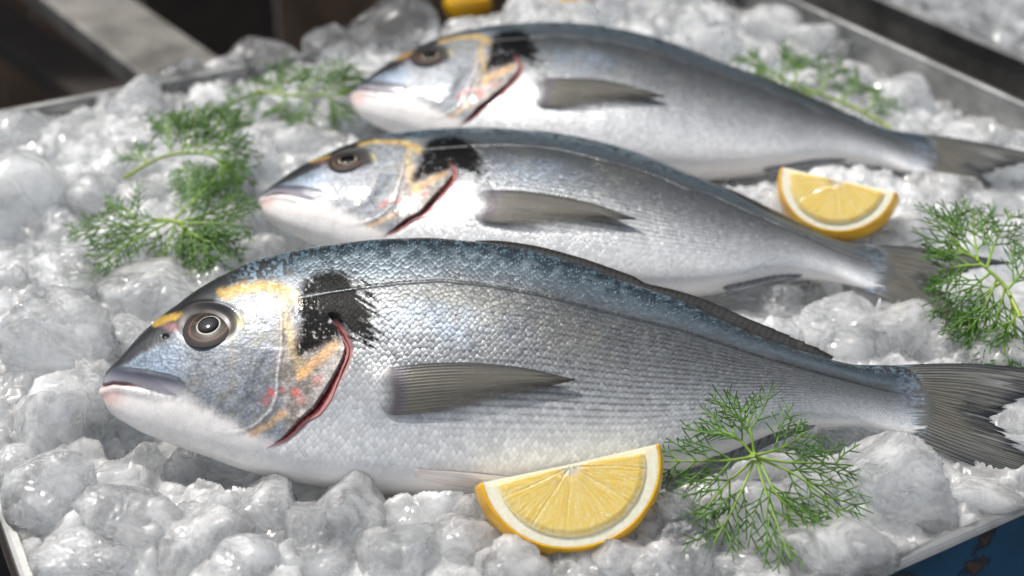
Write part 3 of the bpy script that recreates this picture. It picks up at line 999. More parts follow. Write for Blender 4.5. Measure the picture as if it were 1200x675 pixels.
WARP = {2: (1.02, .016, .010), 3: (1.10, .030, -.006)}     # depth, bend of the back, head length


def warp(p, seed):
    p = np.array(p, float)
    if seed not in WARP:
        return p
    k, a, h = WARP[seed]
    s = np.clip(p[..., 0] / LF, -.05, 1.3)
    p[..., 1] = p[..., 1] * k + a * LF * (np.sin(math.pi * np.clip(s, 0, 1)) * .55)
    p[..., 0] = p[..., 0] + h * np.sin(math.pi * np.clip(s, 0, 1)) ** 2
    return p


def warped(me, seed):
    if seed not in WARP:
        return me
    me = me.copy()
    co = np.zeros(len(me.vertices) * 3, np.float32)
    me.vertices.foreach_get('co', co)
    me.vertices.foreach_set('co', warp(co.reshape(-1, 3), seed).astype(np.float32).ravel())
    me.update()
    return me


def make_fish(p0, p1, theta, label, seed):
    M, O = fish_frame(np.array(p0), np.array(p1), theta)
    k = float(np.linalg.norm(np.array(p1) - np.array(p0))) / LF
    root = empty('sea_bream')
    mw = Matrix([[*M[0], O[0]], [*M[1], O[1]], [*M[2], O[2]], [0, 0, 0, 1]])
    root.matrix_world = mw @ Matrix.Scale(k, 4)
    tag(root, label, 'fish', 'whole sea bream laid out on ice')
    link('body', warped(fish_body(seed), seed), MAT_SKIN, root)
    rnd = random.Random(seed)
    for nm, me in FINS:
        o = link(nm, warped(me, seed), None, root)
        if seed > 1 and nm in ('pectoral_fin', 'tail_fin'):
            piv = Vector(skin_at(446, 460)[0] if nm == 'pectoral_fin' else plane1(1070, 467))
            sc_ = Matrix.Diagonal((rnd.uniform(.94, 1.05), rnd.uniform(.9, 1.1), 1, 1))
            o.matrix_local = Matrix.Translation(piv) @ Matrix.Rotation(R(rnd.uniform(-5, 5)), 4, 'Z') @ sc_ @ Matrix.Translation(-piv)
    e = link('eye', EYEM, None, root)
    em = EYE_MX.copy()
    em.translation = Vector(warp(np.array(EYE_MX.translation), seed))
    e.matrix_local = em
    link('pupil', PUPM, None, e)
    link('gill', warped(GILLM, seed), None, root)
    return root


F2A, F2B, TH2 = at(306, 236, .018), at(1104, 336, .004), R(12)
F3A, F3B, TH3 = at(412, 114, .018), at(1156, 202, .000), R(13)
make_fish(P0, P1, TH1, 'nearest and sharpest sea bream, a lemon wedge and a dill sprig lying at its belly', 1)
make_fish(F2A, F2B, TH2, 'middle sea bream, its belly behind the nearest fish and a dill sprig over its tail', 2)
make_fish(F3A, F3B, TH3, 'farthest and blurriest sea bream, at the rear of the tray beside the stainless wall', 3)
# ------------------------------------------------------------------ tray
YAW = R(29.0)
EU = np.array([math.cos(YAW), math.sin(YAW), 0.0])
EV = np.array([-math.sin(YAW), math.cos(YAW), 0.0])
U0, U1, V0, V1 = 0.0225, 0.645, 0.2475, 0.808


def uv(u, v, z):
    return EU * u + EV * v + np.array([0, 0, 1.0]) * z


def to_uv(p):
    return float(np.dot(p, EU)), float(np.dot(p, EV))


TRM = Matrix.Rotation(YAW, 4, 'Z')


def steel(name, base, rough, scale=(3, 140, 3), metal=0.9):
    m = NT(name)
    oc = m.coords('Object', scale)
    n1 = m.noise(oc, 6.0, 4)
    sm = m.noise(m.coords('Object'), 22.0, 5, 0.65)
    c = m.mixc(m.mapr(sm.outputs[0], .35, .7), rgb(base), rgb([v * .72 for v in base]))
    b = m.bsdf(Base_Color=c, Metallic=metal, Roughness=m.math('ADD', rough, m.math('MULTIPLY', n1.outputs[0], .22)))
    m.set(b.inputs['Normal'], m.bump(n1.outputs[0], .12, .0006))
    return m.done(b.outputs[0])


def blue_paint():
    m = NT('chipped_blue_paint')
    oc = m.coords('Object')
    n1 = m.noise(oc, 26.0, 6, .68, .8)
    n2 = m.noise(oc, 9.0, 4, .6)
    c = m.mixc(m.mapr(n2.outputs[0], .3, .7), rgb((28, 68, 96)), rgb((42, 92, 122)))
    c = m.mixc(m.mapr(n1.outputs[0], .56, .64), c, rgb((34, 40, 50)))
    c = m.mixc(m.mapr(n1.outputs[0], .62, .66), c, rgb((88, 70, 60)))
    b = m.bsdf(Base_Color=c, Roughness=.45, Coat_Weight=.2)
    m.set(b.inputs['Normal'], m.bump(n1.outputs[0], .4, .0015))
    return m.done(b.outputs[0])


def matte(name, a, b_, scale, rough=.8, dist=0.0, metal=0.0):
    m = NT(name)
    n1 = m.noise(m.coords('Object'), scale, 5, .6, dist)
    c = m.mixc(m.mapr(n1.outputs[0], .3, .7), rgb(a), rgb(b_))
    b = m.bsdf(Base_Color=c, Roughness=rough, Metallic=metal)
    m.set(b.inputs['Normal'], m.bump(n1.outputs[0], .3, .002))
    return m.done(b.outputs[0])


STEEL = steel('brushed_steel', (176, 176, 174), .28)
STEEL_DULL = steel('dull_steel', (150, 148, 144), .38)
BLUE = blue_paint()
BROWN = matte('dark_brown_paint', (52, 44, 38), (78, 66, 56), 30, .55)
HT, TH = 0.080, 0.0016


def make_tray(u0, u1, v0, v1, z, label, front_mat, left_mat, name='fish_tray'):
    root = empty(name)
    root.matrix_world = TRM @ Matrix.Translation((u0, v0, z))
    W, D = u1 - u0, v1 - v0
    tag(root, label, 'tray')
    v, f = box_np(0, W, 0, D, -HT, -HT + TH)
    link('base', mesh_np('base', v, f, smooth_shade=False), STEEL, root)
    sides = [((0.002, W - .002, 0, TH), front_mat), ((0.002, W - .002, D - TH, D), STEEL), ((0, TH, 0.0, D), left_mat), ((W - TH, W, 0.0, D), STEEL)]
    for (a, b, c, d), mt in sides:
        v, f = box_np(a, b, c, d, -HT + TH + .0005, -.0022)
        link('side_panel', mesh_np('side_panel', v, f, smooth_shade=False), mt, root)
    if front_mat is not STEEL:      # the steel lining inside the painted front
        v, f = box_np(.003, W - .003, TH + .0004, TH + .0012, -HT + TH + .001, -.0024)
        link('lining', mesh_np('lining', v, f, smooth_shade=False), STEEL, root)
    # rolled rim: a flat lip with a rounded edge
    prof = [(-.0026, -.0026), (-.0032, -.0012), (-.0026, -.0001), (-.0012, .0004), (.0012, .0004), (.0024, -.0001), (.0030, -.0012), (.0024, -.0022)]
    cor = [(0, 0, 1, 1), (W, 0, -1, 1), (W, D, -1, -1), (0, D, 1, -1)]
    ring = []
    for x, y, sx, sy in cor:
        ring.append([(x + sx * (p + .0008), y + sy * (p + .0008), q) for p, q in prof])
    ring = np.array(ring)
    n = len(prof)
    idx = []
    for i in range(4):
        for j in range(n):
            i2, j2 = (i + 1) % 4, (j + 1) % n
            idx.append((i * n + j, i2 * n + j, i2 * n + j2, i * n + j2))
    link('rim', mesh_np('rim', ring.reshape(-1, 3), np.array(idx)[:, ::-1], smooth_shade=False), STEEL, root)
    return root


make_tray(U0, U1, V0, V1, 0.0, 'shallow steel tray of ice holding the three fish, its front side painted chipped blue', BLUE, BROWN)
make_tray(U1 + .12, U1 + .12 + .62, V0 + .10, V0 + .66, -.030, 'blurred second steel tray of ice beyond the one with the fish', STEEL_DULL, STEEL_DULL)


# ------------------------------------------------------------------ ice
def ice_mat(name, lo, hi, density, tint=(250, 251, 251), grain=1.0):
    m = NT(name)
    pos = m.n('NewGeometry').outputs['Position']
    cl = m.noise(pos, 60.0, 4, .6, .6)
    g1 = m.noise(pos, 850.0, 3, .65)
    g2 = m.voro(pos, 330.0, rand=1.0, feature='SMOOTH_F1')
    g3 = m.noise(pos, 90.0, 2, .5)
    wet = m.mapr(g3.outputs[0], .40, .60)                       # melted smooth places between grainy ones
    dim = m.math('MULTIPLY', m.mapr(g2.outputs['Distance'], .0, .6), 1.0)
    h = m.math('ADD', m.math('MULTIPLY', m.math('MULTIPLY', g1.outputs[0], .75), m.math('SUBTRACT', 1.15, wet)), m.math('MULTIPLY', dim, .20))
    nor = m.bump(h, .50 * grain, .0010)
    ro = m.math('SUBTRACT', .28, m.math('MULTIPLY', wet, .21))
    a = m.bsdf(Base_Color=rgb(tint), Roughness=ro, Normal=nor, IOR=1.31, Specular_IOR_Level=.6)
    a.inputs['Subsurface Weight'].default_value = 1.0
    a.inputs['Subsurface Radius'].default_value = (.95, 1.0, 1.05)
    a.inputs['Subsurface Scale'].default_value = .030
    a.inputs['Coat Weight'].default_value = .5
    a.inputs['Coat Roughness'].default_value = .05
    b = m.bsdf(Base_Color=rgb((250, 252, 253)), Roughness=m.math('MULTIPLY', ro, .7), Normal=nor, IOR=1.31)
    b.inputs['Transmission Weight'].default_value = 1.0
    f = m.mapr(cl.outputs[0], .32, .68, lo, hi)
    mx = m.n('MixShader')
    m.set(mx.inputs[0], f)
    m.set(mx.inputs[1], a.outputs[0])
    m.set(mx.inputs[2], b.outputs[0])
    if density <= 0:
        return m.done(mx.outputs[0])
    vo = m.n('VolumeScatter')
    vo.inputs['Density'].default_value = density
    vo.inputs['Anisotropy'].default_value = .7
    vo.inputs['Color'].default_value = (1, 1, 1, 1)
    m.t.links.new(vo.outputs[0], m.out.inputs['Volume'])
    return m.done(mx.outputs[0])


ICE_MILK = ice_mat('milky_ice', .40, .85, 30)
ICE_WET = ice_mat('wet_ice', .50, .92, 18)
ICE_CLEAR = ice_mat('clear_ice', .80, 1.0, 12, grain=.7)
ICE_FAR = ice_mat('shaded_heap_ice', .55, .95, 0, (225, 228, 230))  # darker tint and more glass paint in the second heap's shade
ICE_BED = ice_mat('crushed_ice_grain', .25, .70, 0, (240, 242, 243))


def footprint_limit(x, y):
    """how high the crushed ice may rise under the three fish"""
    lim = np.full(x.shape, 1.0)
    for (a, b) in ((P0, P1), (F2A, F2B), (F3A, F3B)):
        a2, b2 = a[:2], b[:2]
        L = np.linalg.norm(b2 - a2)
        ex = (b2 - a2) / L
        s = (x - a2[0]) * ex[0] + (y - a2[1]) * ex[1]
        t = -(x - a2[0]) * ex[1] + (y - a2[1]) * ex[0]
        sl = np.clip(s / L, 0, 1.3)
        cy = np.interp(sl, np.append(XS / LB * .93, [1.0, 1.25]), np.append(cc, [cc[-1], cc[-1] - .004]))
        hy = np.interp(sl, np.append(XS / LB * .93, [1.0, 1.2]), np.append(aa, [.030, .055]))
        d = np.abs(t - cy * .9) / (hy + .012)
        q = np.maximum(d, np.maximum(smooth(.02, -.06, s / L) * 1.3, smooth(1.14, 1.24, s / L) * 1.3))
        lim = np.minimum(lim, -.0185 + .012 * smooth(.55, .95, sl) - .004 * smooth(.9, 1.0, sl) + .05 * smooth(.60, 1.15, q) ** 1.3 + np.where(q >= 1.15, 1.0, 0))
    return lim


def bed_base(u, v):
    s, t = (u - U0) / (U1 - U0), (v - V0) / (V1 - V0)
    z = -.004 + .006 * np.exp(-((s - .12) / .25) ** 2 - ((t - .6) / .35) ** 2)
    z = z + .008 * smooth(.70, .85, t) * smooth(.35, .5, s) * smooth(1.0, .75, s) - .006 * smooth(.86, .97, t) * smooth(.75, .45, s)
    z = z - .024 * smooth(.86, 1.0, s) * smooth(.25, .7, t)
    z = z + .004 * smooth(.22, .0, t)
    return z


def bed_height(u, v, seed=0):
    wx = (fbm(u * 60, v * 60, 0, 3, seed + 40) - .5) * .010
    wy = (fbm(u * 60, v * 60, 7, 3, seed + 41) - .5) * .010
    a, b = u + wx, v + wy
    h = 0
    for cell, amp in ((.034, .0095), (.017, .0062), (.0075, .0030)):
        d, r, dx, dy, r2 = worley_v(a / cell, b / cell, seed + int(cell * 10000))
        ta, tm = r2 * 6.283, .9 * r
        fac = .5 + (r - .5) * .9 + tm * (np.cos(ta) * dx + np.sin(ta) * dy)
        h = h + amp * (fac * smooth(.95, .45, d) - .35)
    h = h + .0018 * (fbm(u * 300, v * 300, 0, 3, seed + 3) - .5)
    return h


def worley_v(x, y, seed):
    fx, fy = np.floor(x).astype(np.int64), np.floor(y).astype(np.int64)
    zz = np.zeros_like(fx)
    best = np.full(x.shape, 9.0)
    out = [np.zeros(x.shape) for _ in range(4)]
    for a in (-1, 0, 1):
        for b in (-1, 0, 1):
            cx, cy = fx + a, fy + b
            dx = x - (cx + .5 + .9 * (_h(cx, cy, zz, seed) - .5))
            dy = y - (cy + .5 + .9 * (_h(cx, cy, zz, seed + 1) - .5))
            d = np.hypot(dx, dy)
            m = d < best
            best = np.where(m, d, best)
            for k, val in enumerate((_h(cx, cy, zz, seed + 2), dx, dy, _h(cx, cy, zz, seed + 3))):
                out[k] = np.where(m, val, out[k])
    return best, out[0], out[1], out[2], out[3]


def make_bed(u0, u1, v0, v1, res, base, z0, seed, name, mat, limit=None):
    nu, nv = int((u1 - u0) / res), int((v1 - v0) / res)
    uu, vv = np.meshgrid(np.linspace(u0, u1, nu), np.linspace(v0, v1, nv), indexing='ij')
    z = base(uu, vv) + bed_height(uu, vv, seed)
    x = EU[0] * uu + EV[0] * vv
    y = EU[1] * uu + EV[1] * vv
    if limit is not None:
        z = np.minimum(z, limit(x, y) + .25 * bed_height(uu, vv, seed))
    pts = np.stack([x, y, z + z0], -1)
    vtop = pts.reshape(-1, 3)
    vb = vtop.copy()
    vb[:, 2] = z0 - HT + .004
    f = grid_faces(nu, nv)
    m = nu * nv
    idx = np.arange(m).reshape(nu, nv)
    loop = np.concatenate([idx[0, :], idx[1:, -1], idx[-1, -2::-1], idx[-2:0:-1, 0]])
    nx = np.roll(loop, -1)
    base_ring = vb[loop]
    k = np.arange(len(loop))
    rim = np.stack([loop, nx, m + np.roll(k, -1), m + k], 1)
    v = np.concatenate([vtop, base_ring])
    cidx = len(v)
    v = np.concatenate([v, [base_ring.mean(0)]])
    bot = np.stack([m + k, m + np.roll(k, -1), np.full(len(k), cidx), np.full(len(k), cidx)], 1)
    f = np.concatenate([tri(f), tri(rim), bot[:, :3]])
    o = link(name, mesh_np(name, v, f), mat)
    tag(o, kind='stuff')
    return o, (uu, vv, pts)


BED, BEDG = make_bed(U0 + .0022, U1 - .0022, V0 + .0024, V1 - .0022, .00115, bed_base, 0, 1, 'crushed_ice', ICE_BED, footprint_limit)
tag(BED, 'bed of wet crushed ice that fills the tray under the three fish', 'crushed ice')


def bed2(u, v):
    s, t = (u - U1 - .12) / .62, (v - V0 - .10) / .56
    return -.040 + .07 * np.exp(-((s - .42) / .22) ** 2 - ((t - .5) / .35) ** 2)


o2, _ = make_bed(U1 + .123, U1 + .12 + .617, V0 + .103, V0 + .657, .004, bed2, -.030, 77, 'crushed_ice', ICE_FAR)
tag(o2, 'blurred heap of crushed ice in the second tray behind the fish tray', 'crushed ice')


def bed_z(p):
    u, v = to_uv(p)
    uu, vv, pts = BEDG
    i = int(np.clip(round((u - uu[0, 0]) / (uu[1, 0] - uu[0, 0])), 0, uu.shape[0] - 1))
    j = int(np.clip(round((v - vv[0, 0]) / (vv[0, 1] - vv[0, 0])), 0, uu.shape[1] - 1))
    return float(pts[i, j, 2])


import bmesh


def ico(sub):
    bm = bmesh.new()
    bmesh.ops.create_icosphere(bm, subdivisions=sub, radius=1.0)
    v = np.array([x.co[:] for x in bm.verts])
    f = np.array([[q.index for q in p.verts] for p in bm.faces])
    bm.free()
    return v, f


ICO5, ICO4 = ico(6), ico(5)


def ice_shape(seed, kind):
    """kind: lump (rounded), block (flat cut faces), crumb (rough clump)"""
    rng = np.random.default_rng(seed)
    d, f = ICO5
    n = {'lump': 9, 'block': 12, 'crumb': 12}[kind]
    p = {'lump': 18, 'block': 46, 'crumb': 38}[kind]
    nn = rng.normal(size=(n, 3))
    nn /= np.linalg.norm(nn, axis=1, keepdims=True)
    dist = rng.uniform(.60, .96, n)
    acc = np.full(len(d), (1 / 1.06) ** p)
    for k in range(n):
        c = d @ nn[k]
        acc += np.where(c > .02, (np.maximum(c, 1e-3) / dist[k]) ** p, 0)
    r = acc ** (-1 / p)
    o = rng.uniform(0, 50, 3)
    q = d * r[:, None]
    x, y, z = (q + o).T
    am = {'lump': (.17, .03, .005), 'block': (.14, .04, .007), 'crumb': (.20, .06, .016)}[kind]
    lo = fbm(x * 1.4, y * 1.4, z * 1.4, 3, seed) - .5
    mid = fbm(x * 4.2, y * 4.2, z * 4.2, 3, seed + 3)
    mid = np.abs(mid - .5) * 2
    hi = fbm(x * 15, y * 15, z * 15, 3, seed + 5) - .5
    step = 0
    if kind != 'lump':      # chipped ledges
        s_ = fbm(x * 2.2, y * 2.2, z * 2.2, 2, seed + 8) * 7
        step = (np.floor(s_) + smooth(.35, .65, s_ - np.floor(s_)) - s_) * .07
    r2 = r * (1 + am[0] * 2 * lo - am[1] * 1.6 * mid + am[2] * 2.2 * hi + step)
    v = d * r2[:, None]
    lo_, hi_ = v.min(0), v.max(0)
    v = (v - (lo_ + hi_) / 2) / ((hi_ - lo_) / 2)
    return mesh_np('ice_chunk', v, f)


SHAPES = {k: [ice_shape(100 + 17 * i + j, k) for i in range(5)] for j, k in enumerate(('lump', 'block', 'crumb'))}
for sh in SHAPES.values():
    for me_ in sh:
        me_.materials.append(ICE_MILK)

ICE_GROUP = 'ice chunks in the fish tray'
CRNG = random.Random(5)


def chunk(px, py, w, h, kind, mat, label, dz=-0.10, tilt=0.0, z=None):
    """an ice chunk whose middle is seen near a photo pixel, w by h photo pixels large, resting on the crushed ice"""
    zc = -.006
    for _ in range(4):
        p = at(px, py, zc)
        s = px_size(p)
        zc = (bed_z(p) if z is None else z) + dz * h * .5 * s
    if z is not None:
        zc = z
        p = at(px, py, zc)
        s = px_size(p)
    me = CRNG.choice(SHAPES[kind])
    o = bpy.data.objects.new('ice_chunk', me)
    COL.objects.link(o)
    o.location = p
    o.scale = (w * .60 * s, CRNG.uniform(.9, 1.15) * (w + h) * .30 * s, h * .60 * s)
    o.rotation_euler = (R(-18) + R(CRNG.uniform(-12, 12)), R(tilt + CRNG.uniform(-8, 8)), R(CRNG.uniform(-25, 25)))
    if CRNG.random() < .5:
        o.rotation_euler.z += math.pi
    if mat is not ICE_MILK:
        o.material_slots[0].link = 'OBJECT'
        o.material_slots[0].material = mat
    tag(o, label, 'ice', ICE_GROUP)
    return o


M_, W_, C_ = ICE_MILK, ICE_WET, ICE_CLEAR
CHUNKS = [
    # before and below the nearest fish's head
    (152, 610, 132, 78, 'block', M_, 'large oblong milky ice chunk in front of the nearest fish\'s chin'),
    (72, 402, 122, 112, 'crumb', W_, 'big wet glinting ice chunk just before the nearest fish\'s snout'),
    (52, 500, 84, 96, 'lump', W_, 'rounded wet ice lump below the big glinting chunk at the snout'),
    (108, 462, 60, 70, 'crumb', M_, 'rough ice clump touching the tip of the nearest fish\'s snout'),
    (128, 545, 56, 76, 'block', M_, 'upright tooth-shaped ice chunk under the nearest fish\'s chin'),
    (172, 548, 52, 62, 'crumb', M_, 'pale ice chunk behind the oblong one, under the nearest fish\'s jaw'),
    (221, 552, 52, 58, 'crumb', M_, 'layered flaky ice chunk under the throat of the nearest fish'),
    (55, 578, 104, 92, 'block', W_, 'broad greyish ice slab beside the tray\'s brown left rim'),
    (18, 556, 56, 60, 'lump', W_, 'small ice lump at the picture\'s edge above the brown left rim'),
    (95, 648, 110, 56, 'crumb', M_, 'low ice clump inside the lower left corner, below the broad slab'),
    (257, 601, 46, 46, 'lump', M_, 'small round ice lump right of the oblong chunk at the chin'),
    (228, 642, 110, 62, 'crumb', M_, 'wide lumpy ice clump below the small round lump, at the bottom edge'),
    (312, 604, 86, 76, 'block', M_, 'squarish white ice chunk left of the big dome-shaped one'),
    (404, 606, 96, 100, 'lump', W_, 'big dome-shaped ice lump standing before the nearest fish\'s belly'),
    (358, 628, 66, 50, 'crumb', M_, 'small clump wedged between the squarish chunk and the dome'),
    (283, 662, 76, 46, 'lump', M_, 'smooth low ice lump at the bottom edge below the squarish chunk'),
    (378, 664, 84, 50, 'crumb', M_, 'pale clump at the bottom edge under the dome-shaped lump'),
    (492, 592, 82, 76, 'lump', C_, 'clear round ice lump with glints right of the dome-shaped one'),
    (484, 658, 92, 60, 'lump', C_, 'shiny wet ice lump at the bottom edge below the clear round one'),
    (440, 655, 50, 60, 'crumb', M_, 'white ice bit between the dome and the shiny bottom lump'),
    (548, 636, 84, 58, 'crumb', M_, 'rough granular ice chunk left below the front lemon wedge'),
    (552, 600, 40, 34, 'lump', W_, 'small ice piece tucked under the tip of the front lemon wedge'),
    (600, 660, 60, 40, 'crumb', M_, 'crumbly ice piece directly below the front lemon wedge\'s rind'),
    (606, 672, 70, 44, 'lump', M_, 'low lump at the bottom edge, left below the lemon wedge'),
    (662, 678, 64, 44, 'crumb', M_, 'peaked ice lump at the bottom edge below the front lemon wedge'),
    (728, 658, 58, 50, 'lump', W_, 'ice lump at the right below the front lemon wedge'),
    (762, 668, 54, 46, 'crumb', M_, 'small grainy bit at the bottom edge between lemon and front dill'),
    (752, 614, 56, 58, 'crumb', W_, 'greyish ice bit in the shade of the front lemon\'s right tip'),
    (795, 566, 46, 50, 'lump', W_, 'small round ice lump between the front lemon\'s tip and the dill'),
    (790, 612, 62, 70, 'crumb', M_, 'ice chunk right of the front lemon wedge, under the dill\'s outer leaves'),
    (838, 560, 76, 92, 'lump', M_, 'tall pale ice lump under the left half of the front dill sprig'),
    (806, 656, 84, 62, 'lump', C_, 'clear wet ice lump at the bottom edge below the front dill\'s left'),
    (880, 620, 100, 90, 'crumb', M_, 'wide white chunk under the drooping leaves of the front dill'),
    (868, 664, 76, 42, 'crumb', M_, 'low ice piece at the bottom edge below the front dill\'s middle'),
    (940, 590, 78, 76, 'block', W_, 'smooth greyish ice chunk under the right leaves of the front dill'),
    (985, 634, 128, 62, 'crumb', M_, 'broad ice chunk against the blue-painted rim, right of the front dill'),
    (1040, 570, 118, 108, 'block', W_, 'largest clear ice block, below the nearest fish\'s tail root'),
    (1000, 520, 74, 60, 'crumb', M_, 'grainy ice clump touching the nearest fish\'s belly before the tail'),
    (1066, 526, 40, 30, 'block', W_, 'small angular chunk between the largest block and the nearest tail fin'),
    (1150, 582, 80, 36, 'crumb', M_, 'ice chunk under the lower lobe of the nearest tail fin'),
    (1106, 612, 52, 34, 'crumb', M_, 'small ice piece in the corner between largest block and blue rim'),
    (1196, 588, 44, 26, 'crumb', M_, 'ice bit at the blue rim below the nearest tail\'s tip'),
    (1192, 500, 60, 46, 'lump', M_, 'pale ice lump showing in the fork of the nearest tail fin'),
    # right, between nearest and middle fish
    (915, 368, 54, 56, 'lump', C_, 'small clear egg-shaped ice lump standing above the nearest dorsal fin'),
    (985, 384, 96, 72, 'crumb', M_, 'rough white ice heap right of the egg-shaped lump'),
    (1062, 394, 76, 66, 'lump', W_, 'rounded ice chunk right of the rough heap, above the nearest tail root'),
    (945, 352, 44, 36, 'crumb', W_, 'shaded ice bit under the middle fish, behind the egg-shaped lump'),
    (1020, 352, 60, 36, 'crumb', M_, 'small ice piece under the middle fish\'s tail root'),
    (1108, 412, 72, 44, 'crumb', M_, 'low ice clump above the upper edge of the nearest tail fin'),
    (1160, 412, 76, 50, 'crumb', M_, 'ice chunk under the lowest leaves of the tall dill on the tail'),
    (1100, 372, 60, 44, 'lump', M_, 'ice lump left of the tall dill, below the middle fish\'s tail fin'),
    # right, between middle and farthest fish
    (1186, 205, 62, 58, 'lump', W_, 'large round ice lump below the farthest fish\'s tail fin'),
    (1108, 232, 92, 44, 'crumb', M_, 'wide ice chunk right of the rear lemon wedge'),
    (1162, 262, 80, 50, 'crumb', M_, 'ice chunk behind the upper leaves of the dill on the tail'),
    (1062, 272, 72, 40, 'crumb', M_, 'low ice piece below the right end of the rear lemon wedge'),
    (1010, 285, 56, 28, 'lump', W_, 'small pinkish wet ice bit directly under the rear lemon wedge'),
    (1176, 168, 44, 30, 'block', C_, 'small shiny ice piece at the farthest fish\'s tail tip'),
    (905, 246, 40, 34, 'crumb', W_, 'shaded ice bit between rear lemon wedge and the middle fish\'s back'),
    # left
    (26, 252, 108, 126, 'lump', M_, 'largest smooth milky ice lump at the picture\'s left edge'),
    (88, 322, 100, 66, 'crumb', M_, 'ice chunk below the big milky lump, left of the dill\'s lowest leaves'),
    (22, 335, 70, 60, 'crumb', M_, 'ice piece at the left edge under the largest milky lump'),
    (188, 345, 122, 78, 'crumb', M_, 'broad grainy ice chunk under the forked dill, above the nearest head'),
    (158, 402, 72, 56, 'block', M_, 'ice chunk over the snout of the nearest fish, right of the glinting one'),
    (255, 292, 80, 60, 'crumb', M_, 'ice chunk between the forked dill and the nearest fish\'s forehead'),
    (300, 305, 60, 50, 'crumb', M_, 'small ice bit in front of the middle fish\'s chin'),
    (112, 240, 80, 66, 'lump', M_, 'smooth white ice lump left of the dill stem\'s cut end'),
    (168, 238, 66, 48, 'lump', M_, 'white lump in the gap between the two left dill sprigs'),
    (20, 168, 78, 66, 'lump', C_, 'clear sparkling ice lump in the far left corner by the rim'),
    (84, 162, 72, 58, 'lump', M_, 'round white ice lump right of the sparkling corner one'),
    (118, 200, 70, 46, 'crumb', M_, 'low ice chunk below the round white one near the rear rim'),
    (156, 132, 64, 62, 'block', W_, 'pointed ice chunk by the rear rim, left of the bushy dill'),
    (214, 102, 58, 50, 'lump', C_, 'clear bubbly ice lump at the rear rim above the bushy dill'),
    (262, 92, 70, 52, 'lump', W_, 'ice lump on the rear rim between clear lump and long low one'),
    (312, 72, 84, 44, 'lump', C_, 'long low glassy ice lump lying along the rear rim'),
    (390, 62, 58, 54, 'block', C_, 'clear ice chunk behind the rear dill, left of the tall glassy one'),
    (458, 42, 88, 70, 'lump', C_, 'tall glassy ice lump standing behind the farthest fish\'s forehead'),
    (300, 140, 72, 56, 'crumb', M_, 'ice chunk below the rear dill, above the middle fish\'s forehead'),
    (352, 168, 76, 54, 'crumb', M_, 'ice chunk between the rear dill and the middle fish\'s head'),
    (268, 222, 60, 50, 'crumb', M_, 'ice bit left of the middle fish\'s snout, behind the dill'),
    (405, 150, 62, 40, 'crumb', M_, 'shaded ice clump under the chin of the farthest fish'),
    # rear
    (545, 34, 40, 24, 'lump', W_, 'small ice bit behind the head of the farthest fish'),
    (634, 26, 34, 26, 'lump', W_, 'tiny ice peak behind the farthest fish\'s shoulder, left of the pointed one'),
    (704, 22, 60, 42, 'block', C_, 'pointed clear ice chunk before the yellow fruit at the rear'),
    (788, 34, 66, 44, 'lump', W_, 'rounded ice lump behind the farthest fish\'s mid back'),
    (842, 56, 60, 44, 'crumb', M_, 'ice chunk between the rounded lump and the tallest rear one'),
    (892, 46, 82, 66, 'lump', M_, 'tallest white ice lump in the rear, left above the rear right dill'),
    (952, 62, 78, 60, 'crumb', M_, 'white ice lump behind the rear right dill, beside the steel wall'),
    (1000, 100, 56, 50, 'crumb', M_, 'ice chunk on the slope between rear right dill and steel wall'),
    (1050, 122, 70, 56, 'lump', M_, 'lowest rear ice lump, at the farthest fish\'s tail root by the wall'),
    (1000, 148, 60, 34, 'crumb', W_, 'shaded ice piece under the lower end of the rear right dill'),
]
for c in CHUNKS:
    chunk(*c)


# ------------------------------------------------------------------ lemon wedges
def lemon_mats():
    m = NT('lemon_pulp')
    a = m.attr('Col')
    oc = m.coords('Object')
    nz = m.noise(oc, 900.0, 3)
    b = m.bsdf(Base_Color=a.outputs['Color'], Roughness=.22, Coat_Weight=.4, Coat_Roughness=.08)
    b.inputs['Subsurface Weight'].default_value = .35
    b.inputs['Subsurface Radius'].default_value = (1.0, .8, .4)
    b.inputs['Subsurface Scale'].default_value = .0025
    m.set(b.inputs['Normal'], m.bump(nz.outputs[0], .3, .0005))
    pulp = m.done(b.outputs[0])
    m = NT('lemon_pith')
    nz = m.noise(m.coords('Object'), 500.0, 4)
    c = m.mixc(m.mapr(nz.outputs[0], .3, .7), rgb((250, 246, 226)), rgb((240, 230, 196)))
    b = m.bsdf(Base_Color=c, Roughness=.55)
    b.inputs['Subsurface Weight'].default_value = .5
    b.inputs['Subsurface Radius'].default_value = (1.0, .8, .5)
    b.inputs['Subsurface Scale'].default_value = .003
    m.set(b.inputs['Normal'], m.bump(nz.outputs[0], .3, .0005))
    pith = m.done(b.outputs[0])
    m = NT('lemon_rind')
    oc = m.coords('Object')
    v = m.voro(oc, 560.0, feature='SMOOTH_F1')
    nz = m.noise(oc, 90.0, 3)
    c = m.mixc(m.mapr(nz.outputs[0], .3, .7), rgb((246, 190, 20)), rgb((238, 170, 14)))
    b = m.bsdf(Base_Color=c, Roughness=.32, Coat_Weight=.2)
    b.inputs['Subsurface Weight'].default_value = .25
    b.inputs['Subsurface Radius'].default_value = (1.0, .6, .1)
    b.inputs['Subsurface Scale'].default_value = .002
    m.set(b.inputs['Normal'], m.bump(v.outputs['Distance'], .35, .0008))
    return pulp, pith, m.done(b.outputs[0])


PULP, PITH, RIND = lemon_mats()


